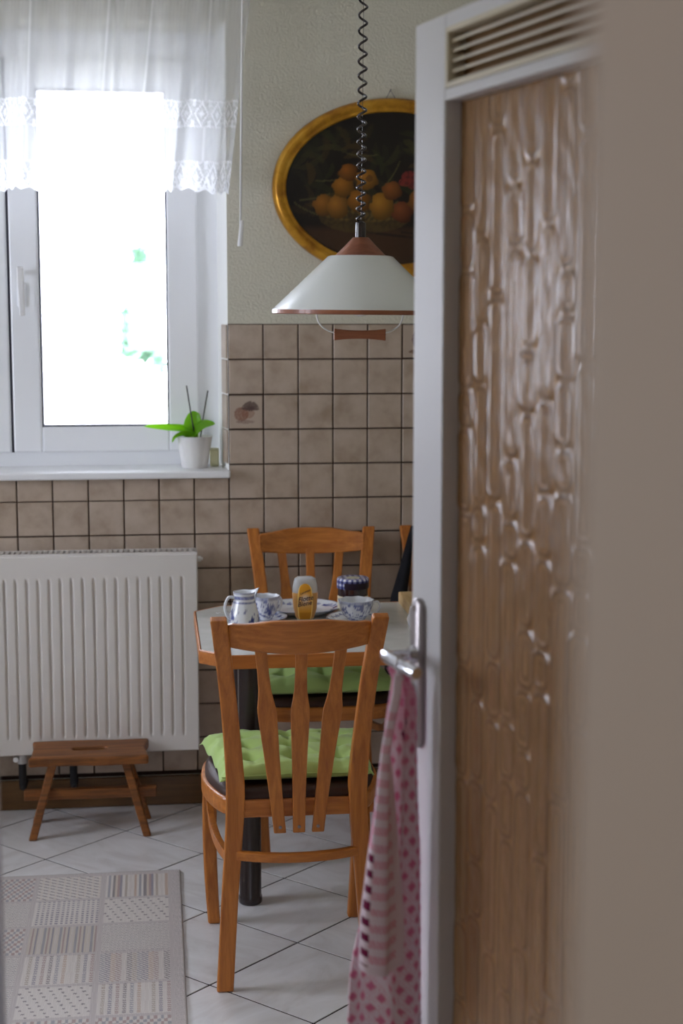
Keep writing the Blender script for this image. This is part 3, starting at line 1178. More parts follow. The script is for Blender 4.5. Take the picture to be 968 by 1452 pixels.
def cushion(seed, puff=1.2):
    r = np.random.default_rng(seed)
    n = 64
    u = np.linspace(-1, 1, n)
    A, B = np.meshgrid(u, u)                              # A across, B depth (-1 rear)
    half = .190 + .040 * (B + 1) / 2
    pinch = 1 - .045 * (1 - np.abs(B) ** 2) * 0
    X = A * half * (1 - .05 * (1 - B * B) * np.abs(A)) * pinch
    Y = .008 + B * .178 * (1 - .05 * (1 - A * A) * np.abs(B))
    edge = np.clip((1 - A ** 4) * (1 - B ** 4), 0, 1) ** .42
    H = .030 * puff * edge
    tuft = np.zeros_like(A)
    for i in range(3):
        for j in range(3):
            a, b = -.56 + .56 * i, -.56 + .56 * j
            d = np.hypot(A - a, B - b)
            tuft += .024 * np.exp(-(d / .13) ** 2) + .004 * np.exp(-(d / .03) ** 2)
    # creases running between tufts
    crease = np.zeros_like(A)
    for a in (-.56, 0, .56):
        crease += .005 * np.exp(-((A - a + .03 * np.sin(B * 9 + a)) / .05) ** 2) + .005 * np.exp(-((B - a + .03 * np.sin(A * 9 - a)) / .05) ** 2)
    wr = .0022 * np.sin(A * 13 + 4 * np.sin(B * 5)) * np.sin(B * 11 + 3 * np.sin(A * 4)) + .0012 * np.sin(A * 34 + B * 21 + 3 * np.sin(A * 7))
    top = .024 + H + (-tuft - crease + wr) * edge
    bot = .024 - .0235 * edge
    wave = .006 * (np.sin(A * 9) * (np.abs(B) > .9) + np.sin(B * 10) * (np.abs(A) > .9))
    sag = .010 * np.clip(np.abs(A) - .86, 0, 1) / .14
    top += wave - sag
    bot = np.minimum(np.maximum(bot, .0005), top - .0015)
    g = G()
    g.grid(np.stack([X, Y, top], -1))
    g.grid(np.stack([X, Y, bot], -1), flip=True)
    o = len(g.v) // 2
    ring = [j for j in range(n)] + [i * n + n - 1 for i in range(1, n)] + [(n - 1) * n + j for j in range(n - 2, -1, -1)] + [i * n for i in range(n - 2, 0, -1)]
    for a, b in zip(ring, ring[1:] + ring[:1]):
        g.f.append((a, o + a, o + b, b))
    return g


c0 = obj('seat_cushion', cushion(1), fab, smooth=True, loc=(.335, 3.885, .4945))
tag(c0, 'tufted apple green cushion on the chair nearest the camera', 'cushion', 'green tufted cushions')
c1 = obj('seat_cushion', cushion(2, 1.55), fab, smooth=True, loc=(.502, 4.745, .4945), rot=(0, 0, math.pi))
tag(c1, 'tufted apple green cushion beyond the table, seen under the tabletop', 'cushion', 'green tufted cushions')
for cobj, s_ in ((c0, 1), (c1, -1)):
    pts = []
    obj('piping', G().tube([(-.185, -.168, .024), (0, -.160, .0265), (.185, -.168, .024)], .002, 6), fab, cobj)

# black bag hanging from the third chair
bagm = mat('black_bag_cloth', (.012, .012, .015, 1), .8, spec=.2)
g = G()
rings = []
for (x, y, z, w, d) in [(.832, 5.010, .945, .006, .02), (.822, 5.005, .90, .010, .024), (.800, 4.975, .81, .018, .03), (.777, 4.945, .73, .025, .04), (.757, 4.92, .62, .027, .07), (.753, 4.90, .48, .0265, .085), (.753, 4.90, .34, .026, .085), (.754, 4.90, .31, .02, .07)]:
    rings.append([(x + w * math.cos(2 * math.pi * k / 16) * 1.0, y + d * math.sin(2 * math.pi * k / 16), z) for k in range(16)])
g.loft(rings)
bag = obj('shoulder_bag', g, bagm, smooth=True)
tag(bag, 'black cloth bag hanging between the two far chairs', 'bag')

# ------------------------------------------------------------------ things on the table (top z = .75)
BLUE = np.array(C3(36, 54, 140)[:3])
WHITE = np.array((.80, .82, .86))


def motif(th, z, zc, h, seed, dens=.55):
    """painted sprigs on porcelain: flowers, buds and curling stems; th in metres of circumference"""
    r = random.Random(seed)
    m_ = np.zeros_like(th)
    for k in range(44):
        ct, cz = r.uniform(th.min(), th.max()), zc + r.uniform(-1, 1) * h
        rr = r.uniform(.005, .0095)
        d = np.hypot(th - ct, z - cz)
        ang = np.arctan2(z - cz, th - ct)
        pet = rr * (.72 + .28 * np.cos(5 * ang + r.uniform(0, 6)))
        m_ = np.maximum(m_, (d < pet) * r.uniform(.6, 1.0))
        a = r.uniform(-1.2, 1.2)
        t_ = (th - ct) * math.cos(a) + (z - cz) * math.sin(a)
        q_ = -(th - ct) * math.sin(a) + (z - cz) * math.cos(a) - 22 * t_ * t_
        m_ = np.maximum(m_, ((np.abs(t_) < .016) & (np.abs(q_) < .0013)) * .75)
    return m_ * (np.abs(z - zc) < h * 1.25)


def vessel(name, prof, parent, seed, bands=(), sprig=None, flute=0.0, nfl=8, seg=110, sub=4, spout=None, rimline=True):
    """lathe with painted decoration; prof: outer then inner (r, z)"""
    pr = []
    for (a, b) in zip(prof, prof[1:]):
        for k in range(sub):
            pr.append((a[0] + (b[0] - a[0]) * k / sub, a[1] + (b[1] - a[1]) * k / sub))
    pr.append(prof[-1])
    Rr = np.array([p[0] for p in pr])[:, None]
    Zr = np.array([p[1] for p in pr])[:, None]
    th = np.linspace(0, 2 * math.pi, seg + 1)[None, :]
    zmax = Zr.max()
    fz = np.clip(Zr / zmax, 0, 1) ** 2
    R = Rr * (1 + flute * fz * np.cos(nfl * th))
    Z = Zr * (1 + 0 * th) + flute * .25 * fz * np.cos(nfl * th + 1.0) * zmax
    X, Y = R * np.cos(th), R * np.sin(th)
    if spout:
        a0, amt = spout
        k_ = np.exp(-((th - a0) / .45) ** 2) * np.clip((Zr - zmax * .72) / (zmax * .28), 0, 1)
        X = X + k_ * amt * math.cos(a0)
        Y = Y + k_ * amt * math.sin(a0)
        Z = Z + k_ * amt * .8
    n_out = sum(1 for p in pr)
    thm = th * np.maximum(Rr, .01)
    m_ = np.zeros_like(X)
    ii = int(np.argmax(np.array([p[1] for p in pr])))
    outer = (np.arange(len(pr)) <= ii)[:, None]
    for (zc, h, sd) in ([sprig] if sprig else []):
        m_ = np.maximum(m_, motif(thm * 1.0, Zr + 0 * th, zc, h, sd) * outer)
    for zc, h in bands:
        st = (np.abs(Zr - zc) < h) * (.45 + .55 * (np.sin(th * 46 + Zr * 900) > -.1))
        m_ = np.maximum(m_, st * outer)
    if rimline:
        m_ = np.maximum(m_, (np.abs(np.arange(len(pr)) - ii) <= 1)[:, None] * .45 + 0 * th)
    cl = WHITE * (1 - m_[..., None]) + BLUE * m_[..., None]
    return obj(name, G().grid(np.stack([X, Y, Z], -1)), M['porcelain'], parent, smooth=True, col=cl.reshape(-1, 3))


TZ = .7497


def saucer(label, loc, r, seed, name='saucer', cat='saucer', group=None):
    t = thing(name, label, cat, loc, 0, group)
    h = .016 if name == 'saucer' else .020
    prof = [(0.0001, .003), (r * .50, .003), (r * .56, .0), (r * .60, .003), (r * .80, .007), (r, h), (r * .985, h + .0015), (r * .80, .0105), (r * .62, .0065), (r * .55, .005), (0.0001, .005)]
    pr = []
    for a, b in zip(prof, prof[1:]):
        for k in range(5):
            pr.append((a[0] + (b[0] - a[0]) * k / 5, a[1] + (b[1] - a[1]) * k / 5))
    pr.append(prof[-1])
    Rr = np.array([p[0] for p in pr])[:, None]
    Zr = np.array([p[1] for p in pr])[:, None]
    th = np.linspace(0, 2 * math.pi, 145)[None, :]
    fl = 1 + .02 * np.clip(Rr / r - .6, 0, 1) * np.cos(12 * th)
    X, Y = Rr * fl * np.cos(th), Rr * fl * np.sin(th)
    up = (np.arange(len(pr)) > 27)[:, None]
    rd = random.Random(seed)
    m_ = np.zeros_like(X)
    for k in range(34):
        a = 2 * math.pi * k / 34 + rd.uniform(-.08, .08)
        cr = r * rd.uniform(.74, .88)
        d = np.hypot(X - cr * math.cos(a), Y - cr * math.sin(a))
        m_ = np.maximum(m_, (d < rd.uniform(.05, .085) * r) * rd.uniform(.5, 1.0))
    m_ = np.maximum(m_, ((np.abs(Rr / r - .81) < .02) & (np.sin(th * 30 + Rr * 60) > -.3)) * .7)
    m_ = np.maximum(m_, (np.hypot(X, Y) < .16 * r) * (np.sin(X * 500) * np.sin(Y * 500) > 0) * .7)
    m_ = m_ * up
    m_ = np.maximum(m_, (np.abs(Rr / r - .99) < .012) * .5 + 0 * th)
    cl = WHITE * (1 - m_[..., None]) + BLUE * m_[..., None]
    obj('dish', G().grid(np.stack([X, Y, Zr + 0 * th], -1)), M['porcelain'], t, smooth=True, col=cl.reshape(-1, 3))
    return t


def cup(label, loc, r, h, seed, hang, group):
    t = thing('teacup', label, 'cup', loc, 0, group)
    prof = [(.0001, .004), (r * .42, .003), (r * .46, 0), (r * .50, .004), (r * .74, h * .28), (r * .90, h * .62), (r, h), (r * .97, h), (r * .86, h * .62), (r * .68, h * .28), (r * .4, .009), (.0001, .008)]
    vessel('bowl', prof, t, seed, sprig=(h * .45, h * .38, seed), flute=.035, nfl=9)
    a = hang
    d = Vector((math.cos(a), math.sin(a), 0))
    pts = spline([tuple(d * (r * .90) + Vector((0, 0, h * .78))), tuple(d * (r * 1.22) + Vector((0, 0, h * .86))), tuple(d * (r * 1.36) + Vector((0, 0, h * .60))),
                  tuple(d * (r * 1.15) + Vector((0, 0, h * .34))), tuple(d * (r * .74) + Vector((0, 0, h * .30)))], 18)
    ho = obj('handle', G().tube(pts, .0032, 8), M['porcelain'], t, smooth=True)
    set_col(ho.data, np.tile(WHITE, (len(ho.data.vertices), 1)))
    return t


DG = 'blue and white breakfast china'
saucer('blue and white saucer under the teacup beside the milk jug', (.290, 4.475, TZ), .086, 3, group=DG)
cup('blue and white teacup standing just behind the milk jug', (.312, 4.480, TZ + .0055), .041, .070, 11, .5, DG)
saucer('blue and white saucer under the teacup in front of the jam jar', (.572, 4.435, TZ), .086, 4, group=DG)
cup('blue and white wide teacup standing in front of the jam jar', (.572, 4.440, TZ + .0055), .052, .060, 21, .1, DG)
saucer('flat blue and white dinner plate behind the honey bottle', (.432, 4.600, TZ), .116, 5, 'dinner_plate', 'plate', DG)

jug = thing('milk_jug', 'small blue and white porcelain jug with a spout, foremost of the china', 'jug', (.243, 4.352, TZ))
prof = [(.0001, .004), (.038, .003), (.041, 0), (.0435, .004), (.0440, .020), (.0415, .045), (.0350, .070), (.0295, .088), (.0290, .100), (.0310, .112), (.0285, .111), (.0265, .098), (.032, .07), (.039, .04), (.038, .01), (.0001, .008)]
vessel('body', prof, jug, 31, bands=((.083, .004), (.097, .006)), sprig=(.034, .027, 33), spout=(.12, .012), flute=.008, nfl=4)
pts = spline([(-.026, -.004, .096), (-.045, -.012, .097), (-.055, -.016, .074), (-.050, -.014, .048), (-.040, -.006, .036)], 18)
ho = obj('handle', G().tube(pts, .0042, 8), M['porcelain'], jug, smooth=True)
set_col(ho.data, np.tile(WHITE, (len(ho.data.vertices), 1)))

# honey bottle, standing on its cap
hon = thing('honey_bottle', 'clear squeeze bottle of honey with an orange label, standing on its cap', 'bottle', (.421, 4.415, TZ))
bprof = [(.020, .018, 0), (.021, .019, .004), (.022, .019, .016), (.0275, .021, .026), (.0335, .0245, .05), (.0355, .026, .075), (.0365, .0265, .092), (.0345, .025, .115), (.030, .022, .134), (.0275, .019, .139), (.02, .014, .1405)]


def ell(z, sc_=1.0):
    zs_ = [p[2] for p in bprof]
    return np.interp(z, zs_, [p[0] for p in bprof]) * sc_, np.interp(z, zs_, [p[1] for p in bprof]) * sc_


def ering(z, sc_=1.0, n=40):
    a, b = ell(z, sc_)
    e = .72
    r = []
    for k in range(n):
        t_ = 2 * math.pi * k / n
        cx_, sx_ = math.cos(t_), math.sin(t_)
        r.append((a * math.copysign(abs(cx_) ** e, cx_), b * math.copysign(abs(sx_) ** e, sx_), z))
    return r


plast = mat('clear_squeeze_plastic', (.86, .90, .92, 1), .18, trans=.55, ior=1.25)
obj('bottle_body', G().loft([ering(z) for z in np.linspace(.018, .1405, 22)]), plast, hon, smooth='auto')
hm = mat('creamy_honey', C3(206, 150, 84), .3)
obj('honey', G().loft([ering(z, 1.004) for z in np.linspace(.020, .096, 14)]), hm, hon, smooth='auto')
obj('cap', G().loft([ering(z) for z in np.linspace(0, .018, 5)]), mat('pale_bottle_cap', C3(214, 206, 180), .4), hon, smooth='auto')


def on_bottle(x, z, lift):
    a, b = ell(z, 1.004)
    u = np.clip(np.abs(x) / a, 0, .98)
    return -(b * (1 - u ** (2 / .72)) ** (.72 / 2)) - lift


def lab_half(z):
    return np.interp(z, [.012, .018, .03, .055, .09, .110, .119, .1242], [.0150, .0165, .0190, .0218, .0212, .0180, .0130, .003])


nz_, nx_ = 60, 24
Zl = np.linspace(.0195, .1235, nz_)[:, None] + np.zeros((1, nx_))
Ul = np.linspace(-1, 1, nx_)[None, :] + np.zeros((nz_, 1))
Xl = Ul * lab_half(Zl) - .002
Yl = on_bottle(Xl, Zl, .0007)
lc = np.ones((nz_, nx_, 3)) * np.array(C3(226, 158, 40)[:3])
lc[(np.abs(Ul) > .90)] = C3(250, 214, 120)[:3]
glow = np.exp(-((Zl - .079) / .012) ** 2 - (Ul / .55) ** 2)[..., None]
lc = lc * (1 - glow * .85) + np.array(C3(236, 226, 214)[:3]) * glow * .85
band = np.exp(-((Zl - .058) / .010) ** 2)[..., None] * (np.abs(Ul) < .85)[..., None]
lc = lc * (1 - band * .25) + np.array(C3(238, 200, 150)[:3]) * band * .25
dk = ((Zl < .040) & (np.abs(Ul) < .88))[..., None]
lc = np.where(dk, np.array(C3(206, 136, 22)[:3]), lc)
lab = obj('label_sticker', G().grid(np.stack([Xl, Yl, Zl], -1)), attr_mat('printed_label', .35, .4), hon, smooth=True, col=lc.reshape(-1, 3))
inkm = mat('dark_violet_print', C3(54, 34, 62), .5)


def text_mesh(txt, size, shear=0.0):
    cu = bpy.data.curves.new('lettering', 'FONT')
    cu.body = txt
    cu.size = size
    cu.shear = shear
    cu.align_x = 'CENTER'
    cu.align_y = 'CENTER'
    cu.offset = size * .012
    cu.resolution_u = 4
    o = bpy.data.objects.new('lettering', cu)
    COL.objects.link(o)
    dg = bpy.context.evaluated_depsgraph_get()
    me = bpy.data.meshes.new_from_object(o.evaluated_get(dg))
    bpy.data.objects.remove(o)
    return me


for txt, size, x, z, rot_, sh in (('Langnese', .0085, -.002, .1000, .38, .3), ('Flotte', .0185, -.0015, .0800, .16, .3), ('Biene', .0185, -.004, .0655, .16, .3)):
    me = text_mesh(txt, size, sh)
    cr, sr = math.cos(rot_), math.sin(rot_)
    for v in me.vertices:
        px_, pz_ = v.co.x * cr - v.co.y * sr + x, v.co.x * sr + v.co.y * cr + z
        v.co = (px_, float(on_bottle(px_, pz_, .0013)), pz_)
    me.update()
    obj('lettering', me, inkm, hon)

# jam jar with gingham lid
jar = thing('jam_jar', 'jam jar with blue and white chequered lid behind the right teacup', 'jar', (.577, 4.555, TZ))
jam = mat('dark_berry_jam_glass', C3(44, 20, 26), .1, coat=.5)
obj('glass', G().lathe([(0, 0), (.040, 0), (.044, .004), (.045, .02), (.045, .085), (.042, .094), (0, .094)], seg=48, caps=False), jam, jar, smooth='auto')
lr = [(.04505 + .0004, .008), (.0456, .012), (.0456, .056), (.0454, .058)]
obj('paper_label', G().lathe(lr, seg=48, caps=False), mat('cream_paper_label', C3(226, 216, 186), .6), jar, smooth=True)
prof = [(.0475, .080), (.0480, .084), (.0480, .104), (.0462, .109), (.0440, .1105), (.034, .1095), (.022, .1095), (.010, .1095), (.0002, .1095)]
pr = []
for a, b in zip(prof, prof[1:]):
    for k in range(6):
        pr.append((a[0] + (b[0] - a[0]) * k / 6, a[1] + (b[1] - a[1]) * k / 6))
pr.append(prof[-1])
Rr = np.array([p[0] for p in pr])[:, None]
Zr = np.array([p[1] for p in pr])[:, None]
th = np.linspace(0, 2 * math.pi, 181)[None, :]
X, Y = Rr * np.cos(th), Rr * np.sin(th)
arc = (th * .048) / .0165
rad_ = (np.cumsum(np.r_[0, np.hypot(np.diff([p[0] for p in pr]), np.diff([p[1] for p in pr]))])[:, None]) / .0165
s1, s2 = (arc % 1 < .5), (rad_ % 1 < .5)
top = np.arange(len(pr))[:, None] > 24
s1t, s2t = ((X / .0165) % 1 < .5), ((Y / .0165) % 1 < .5)
s1 = np.where(top, s1t, s1 + (0 * X).astype(bool))
s2 = np.where(top, s2t, s2 + (0 * X).astype(bool))
k_ = (s1.astype(float) + s2.astype(float)) / 2
dkb, wht = np.array(C3(34, 36, 92)[:3]), np.array((.80, .80, .84))
cl = wht * (1 - k_[..., None]) + dkb * k_[..., None]
cl = np.where((k_[..., None] == .5), np.array(C3(112, 116, 170)[:3]), cl)
cl = np.where(((Rr < .022) & top)[..., None] & np.ones_like(X, bool)[..., None], np.array(C3(206, 206, 176)[:3]), cl)
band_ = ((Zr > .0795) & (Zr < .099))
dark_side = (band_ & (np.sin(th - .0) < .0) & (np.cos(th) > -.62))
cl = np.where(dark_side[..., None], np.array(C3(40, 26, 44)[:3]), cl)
obj('lid', G().grid(np.stack([X, Y, Zr + 0 * th], -1)), attr_mat('gingham_print_lid', .3, .4), jar, smooth=True, col=cl.reshape(-1, 3))


def spoon(label, loc, rz, tilt=0.0, L=.135):
    t = thing('teaspoon', label, 'spoon', loc, rz, 'teaspoons')
    t.rotation_euler = (0, tilt, rz)
    secs = []
    for f_ in np.linspace(0, 1, 14):
        secs.append(((f_ * L * .66, 0, .003 + .006 * math.sin(f_ * math.pi) * .6), (0, .0045 - .0028 * f_, 0), (0, 0, .0009)))
    obj('handle', G().rectsweep(secs), M['chrome'], t, bevel=.0006)
    n = 16
    A, B = np.meshgrid(np.linspace(0, 1, n), np.linspace(0, 2 * np.pi, 25), indexing='ij')
    X = L * .66 + .020 + .0215 * A * np.cos(B)
    Y = .0125 * A * np.sin(B)
    Z = .0006 + .0045 * A ** 2
    obj('bowl', G().grid(np.stack([X, Y, Z], -1)), M['chrome'], t, smooth=True, solid=.0008)
    return t


spoon('steel teaspoon lying on the saucer beside the milk jug', (.172, 4.525, TZ + .015), rad(-24), rad(-1))
spoon('steel teaspoon lying near the front edge of the table', (.535, 4.105, TZ), rad(170), 0)

# wooden board and a bag of bread at the right end
brd = obj('chopping_board', G().box(0, .26, -.13, .13, 0, .036), M['boardwood'], bevel=.004, loc=(.738, 4.580, TZ))
tag(brd, 'thick pale wooden board at the back of the table beside the door edge', 'board')
brd_b = thing('bread_bag', 'clear plastic bag with bread rolls on the table just behind the door', 'bag', (.765, 4.27, TZ))
g = G()
rings = []
for z, r in ((.0, .055), (.008, .066), (.04, .070), (.07, .060), (.092, .034), (.100, .018), (.108, .016), (.125, .028), (.135, .032)):
    rings.append([((r + .004 * math.sin(5 * a + z * 90)) * math.cos(a), (r + .004 * math.cos(7 * a)) * math.sin(a), z) for a in [2 * math.pi * k / 36 for k in range(36)]])
bp = bpy.data.materials.new('thin_clear_plastic')
bp.use_nodes = True
nt = bp.node_tree
nt.nodes.clear()
o_ = nt.nodes.new('ShaderNodeOutputMaterial')
tr = nt.nodes.new('ShaderNodeBsdfTransparent')
gl = nt.nodes.new('ShaderNodeBsdfPrincipled')
gl.inputs['Base Color'].default_value = (.85, .85, .88, 1)
gl.inputs['Roughness'].default_value = .2
mx = nt.nodes.new('ShaderNodeMixShader')
mx.inputs[0].default_value = .38
nt.links.new(tr.outputs[0], mx.inputs[1])
nt.links.new(gl.outputs[0], mx.inputs[2])
nt.links.new(mx.outputs[0], o_.inputs[0])
obj('plastic_bag', G().loft(rings, caps=False), bp, brd_b, smooth=True)
rm = mat('baked_crust', C3(190, 130, 60), .7)
noise_col(rm, [(.3, C3(164, 100, 40)), (.7, C3(214, 164, 96))], (1, 1, 1), 30.0)
for x, y, z in ((-.022, -.012, .006), (.026, .016, .006), (-.002, .002, .042)):
    o = obj('bread_roll', G().lathe([(0, 0), (.025, .001), (.032, .010), (.031, .020), (.022, .031), (0, .035)], seg=20, caps=False), rm, brd_b, smooth=True, loc=(x, y, z))

# ------------------------------------------------------------------ stool
st = thing('wooden_stool', 'small rustic wooden step stool with a grip slot in front of the radiator', 'stool', (-.220, 4.905, 0))
hw, hd_ = .186, .098
n = 40
outl = []
for (x0, y0, x1, y1, k) in ((-hw, -hd_, hw, -hd_, 'f'), (hw, -hd_, hw, hd_, 'r'), (hw, hd_, -hw, hd_, 'b'), (-hw, hd_, -hw, -hd_, 'l')):
    for i in range(12):
        t_ = i / 12
        x, y = x0 + (x1 - x0) * t_, y0 + (y1 - y0) * t_
        q = math.sin(math.pi * t_)
        if k in 'rl':
            x += (-.010 if k == 'r' else .010) * q + .002 * math.sin(9 * t_)
        else:
            y += (.006 if k == 'f' else -.006) * q * math.sin(5 * t_ + 1) + .0015 * math.sin(17 * t_)
        outl.append((x, y))
slot = []
for i in range(48):
    x, y = outl[i]
    a = math.atan2(y / hd_, x / hw)
    cx_, sx_ = math.cos(a), math.sin(a)
    slot.append((.054 * math.copysign(abs(cx_) ** .45, cx_), .017 * math.copysign(abs(sx_) ** .6, sx_)))
ring = lambda pts, z: [(x, y, z) for x, y in pts]
N = 48
vs = ring(outl, .236) + ring(outl, .266) + ring(slot, .266) + ring(slot, .236)
fs = []
for k in range(N):
    k2 = (k + 1) % N
    fs += [(k, k2, N + k2, N + k), (N + k, N + k2, 2 * N + k2, 2 * N + k), (2 * N + k, 2 * N + k2, 3 * N + k2, 3 * N + k), (3 * N + k, 3 * N + k2, k2, k)]
obj('stool_top', G().add(vs, fs), M['stoolwood'], st, bevel=.006)
for sx in (-1, 1):
    for sy in (-1, 1):
        a, b = (sx * .178, sy * .085, 0), (sx * .112, sy * .045, .238)
        secs = []
        for t_ in (0, .3, .7, 1.0):
            p = Vector(a).lerp(Vector(b), t_)
            secs.append((p, (.0125 + .001 * t_, 0, 0), (0, .0125, 0)))
        obj('leg', G().rectsweep(secs), M['stoolwood'], st, bevel=.004)
    obj('cross_bar', G().rectsweep([((sx * .142, -.058, .125), (.008, 0, 0), (0, 0, .022)), ((sx * .142, .066, .125), (.008, 0, 0), (0, 0, .022))]), M['stoolwood'], st, bevel=.002)
obj('stretcher', G().box(-.208, .208, -.012, .012, .103, .136), M['stoolwood'], st, bevel=.003)

# ------------------------------------------------------------------ woven rug
RX_0, RX_1, RY_0, RY_1 = -.855, .056, 2.95, 4.492
nx, ny = 420, 700
xs = np.linspace(RX_0, RX_1, nx)
ys = np.linspace(RY_0, RY_1, ny)
X, Y = np.meshgrid(xs, ys)
base = np.array(C3(206, 197, 194)[:3])
col = np.ones((ny, nx, 3)) * base
thr = ((np.sin(X * 2 * np.pi / .0055) * np.sin(Y * 2 * np.pi / .0065)) > 0)
col *= np.where(thr, 1.0, .86)[..., None]
px0, py0, pp, pq = .017, 4.462, .1895, .1868
ci = np.floor((px0 - X) / pp).astype(int)
ri = np.floor((py0 - Y) / pq).astype(int)
lu = ((px0 - X) - ci * pp) / .176
lv = ((py0 - Y) - ri * pq) / .171
inp = (lu > 0) & (lu < 1) & (lv > 0) & (lv < 1) & (ci >= 0) & (ri >= 0) & (X > RX_0 + .03) & (Y > RY_0 + .03)
pal = [C3(150, 110, 104), C3(70, 62, 70), C3(120, 126, 140), C3(186, 150, 118), C3(214, 206, 196), C3(160, 144, 120), C3(90, 92, 118), C3(206, 190, 168)]
pal = np.array([p[:3] for p in pal])
cream = np.array(C3(222, 216, 208)[:3])
kinds = {(0, 0): 'stripes', (1, 0): 'diag', (2, 0): 'dots', (0, 1): 'sparse', (1, 1): 'dashes', (2, 1): 'zig', (0, 2): 'zig', (1, 2): 'thin', (2, 2): 'dots',
         (0, 3): 'zigcol', (1, 3): 'bars', (2, 3): 'zig', (0, 4): 'bars', (1, 4): 'sparse', (2, 4): 'zig', (0, 5): 'dots', (1, 5): 'dots', (2, 5): 'thin'}
allk = ['stripes', 'diag', 'dots', 'sparse', 'dashes', 'zig', 'thin', 'zigcol', 'bars']
for c_ in range(0, 6):
    for r_ in range(0, 10):
        mk = inp & (ci == c_) & (ri == r_)
        if not mk.any():
            continue
        kd = kinds.get((c_, r_), allk[(c_ * 5 + r_ * 3) % 9])
        u, v = lu, lv
        cc = col.copy()
        if kd == 'stripes':
            idx = (np.floor(u * 26).astype(int) * 7 + 3) % 13
            cc = np.where((idx < 8)[..., None], pal[np.clip(idx, 0, 7)], cream)
        elif kd == 'diag':
            q = (u * 5.5 + v * 7.5) % 1.0
            sg = (np.floor(u * 26) % 3)
            cc = np.where(((q < .26))[..., None], np.where((sg > 0)[..., None], pal[1], pal[7]), cream)
        elif kd == 'dots':
            a, b = np.floor(u * 22), np.floor(v * 11)
            on = ((a * 1 + b * 1) % 2 < 1)
            cc = np.where(on[..., None], pal[((a * 3 + b) % 4).astype(int)], cream * .92)
        elif kd == 'sparse':
            a, b = np.floor(u * 24), np.floor(v * 17)
            on = ((a + 4 * b) % 7 < 1) & ((v * 17) % 1 < .7)
            cc = np.where(on[..., None], pal[1] * 1.3, cream)
        elif kd == 'dashes':
            a, b = np.floor(u * 26), np.floor(v * 11)
            on = (a % 2 == 0) & ((v * 11) % 1 < .5)
            cc = np.where(on[..., None], pal[6] * .9, cream)
        elif kd == 'zig':
            q = (v * 16 + .5 * np.abs(((u * 12) % 1) - .5) * 2) % 1
            cc = np.where((q < .4)[..., None], np.array(C3(150, 146, 146)[:3]), cream)
        elif kd == 'thin':
            a = np.floor(u * 34).astype(int)
            cc = np.where((a % 2 == 0)[..., None], pal[(a * 5) % 8] * .9, np.array(C3(196, 186, 168)[:3]))
        elif kd == 'zigcol':
            a = np.floor(u * 13).astype(int)
            q = (v * 14 + (u * 26 % 2) * .5) % 1
            cc = np.where((q < .5)[..., None], pal[(a * 3 + 1) % 7], cream * .95)
        elif kd == 'bars':
            a = np.floor(u * 20).astype(int)
            q = (v * 16) % 1 < .6
            cc = np.where(((a % 2 == 0) & q)[..., None], pal[(a * 3) % 7], cream)
        col = np.where(mk[..., None], cc * .55 + base * 1.08 * .45, col)
bd = (X > RX_1 - .028) | (X < RX_0 + .028)
herr = ((Y / .008 + np.abs(((X / .014) % 1) - .5) * 2) % 1) < .5
col = np.where((bd)[..., None], np.where(herr[..., None], base * 1.06, base * .84), col)
edge_ = (X > RX_1 - .005) | (Y > RY_1 - .006) | (X < RX_0 + .005) | (Y < RY_0 + .006)
col = np.where(edge_[..., None], base * .82, col)
Z = .0062 + .0009 * np.where(thr, 1, -1) * (~edge_)
Z = Z + .0006 * np.sin(X * 9) * np.sin(Y * 7)
Z[0, :] = Z[-1, :] = .0006
Z[:, 0] = Z[:, -1] = .0006
rug = obj('woven_rug', G().grid(np.stack([X, Y, Z], -1)), attr_mat('flat_woven_rug', .9, .15), col=col.reshape(-1, 3), fix=False, smooth=True)
tag(rug, 'flat woven cream rug patterned with small patchwork squares on the floor tiles', 'rug')

# ------------------------------------------------------------------ door with ornamental glass
DA = rad(13.7)
DW, DH, DT = .76, 2.092, .040
door = shell('door_1')
door.location = (.413, 2.493, 0)
# local axes: +x runs from the free edge towards the hinge, +y is the face turned away from the window side
door.rotation_euler = (0, 0, math.atan2(-math.cos(DA), math.sin(DA)))
# in this frame the visible face (towards the kitchen window) has normal -y
GS0, GS1, GZb, GZt = .114, .646, .30, 1.965
VS0, VZ0, VZ1 = .123, 1.990, 2.064
z0d = .008
obj('stile', G().box(0, GS0, 0, DT, z0d, DH), M['doorpaint'], door, bevel=.003)
obj('stile', G().box(GS1, DW, 0, DT, z0d, DH), M['doorpaint'], door, bevel=.003)
obj('rail', G().box(GS0, GS1, .0005, DT, z0d, GZb), M['doorpaint'], door, bevel=.003)
g = G()
g.box(GS0, GS1, .0005, DT, GZt, VZ0 - .008)
g.box(GS0, GS1, .0005, DT, VZ1 + .006, DH)
g.box(GS0, VS0 - .004, .0005, DT, VZ0 - .008, VZ1 + .006)
obj('rail', g, M['doorpaint'], door, bevel=.002)
g = G()
frame(g, VS0 - .004, GS1 - .01, VZ0 - .008, VZ1 + .006, .008, -.002, .030)
v = obj('vent_frame', g, M['ventpaint'], door, bevel=.001)
for k in range(5):
    z = VZ0 + .0035 + k * .0148
    secs = [((VS0 + .004, .012, z), (0, .006, .0022), (0, -.0006, .0018)), ((GS1 - .018, .012, z), (0, .006, .0022), (0, -.0006, .0018))]
    obj('vent_slat', G().rectsweep(secs), M['ventpaint'], door)
obj('vent_back', G().box(VS0 + .003, GS1 - .017, .026, .030, VZ0, VZ1), M['ventdark'], door)

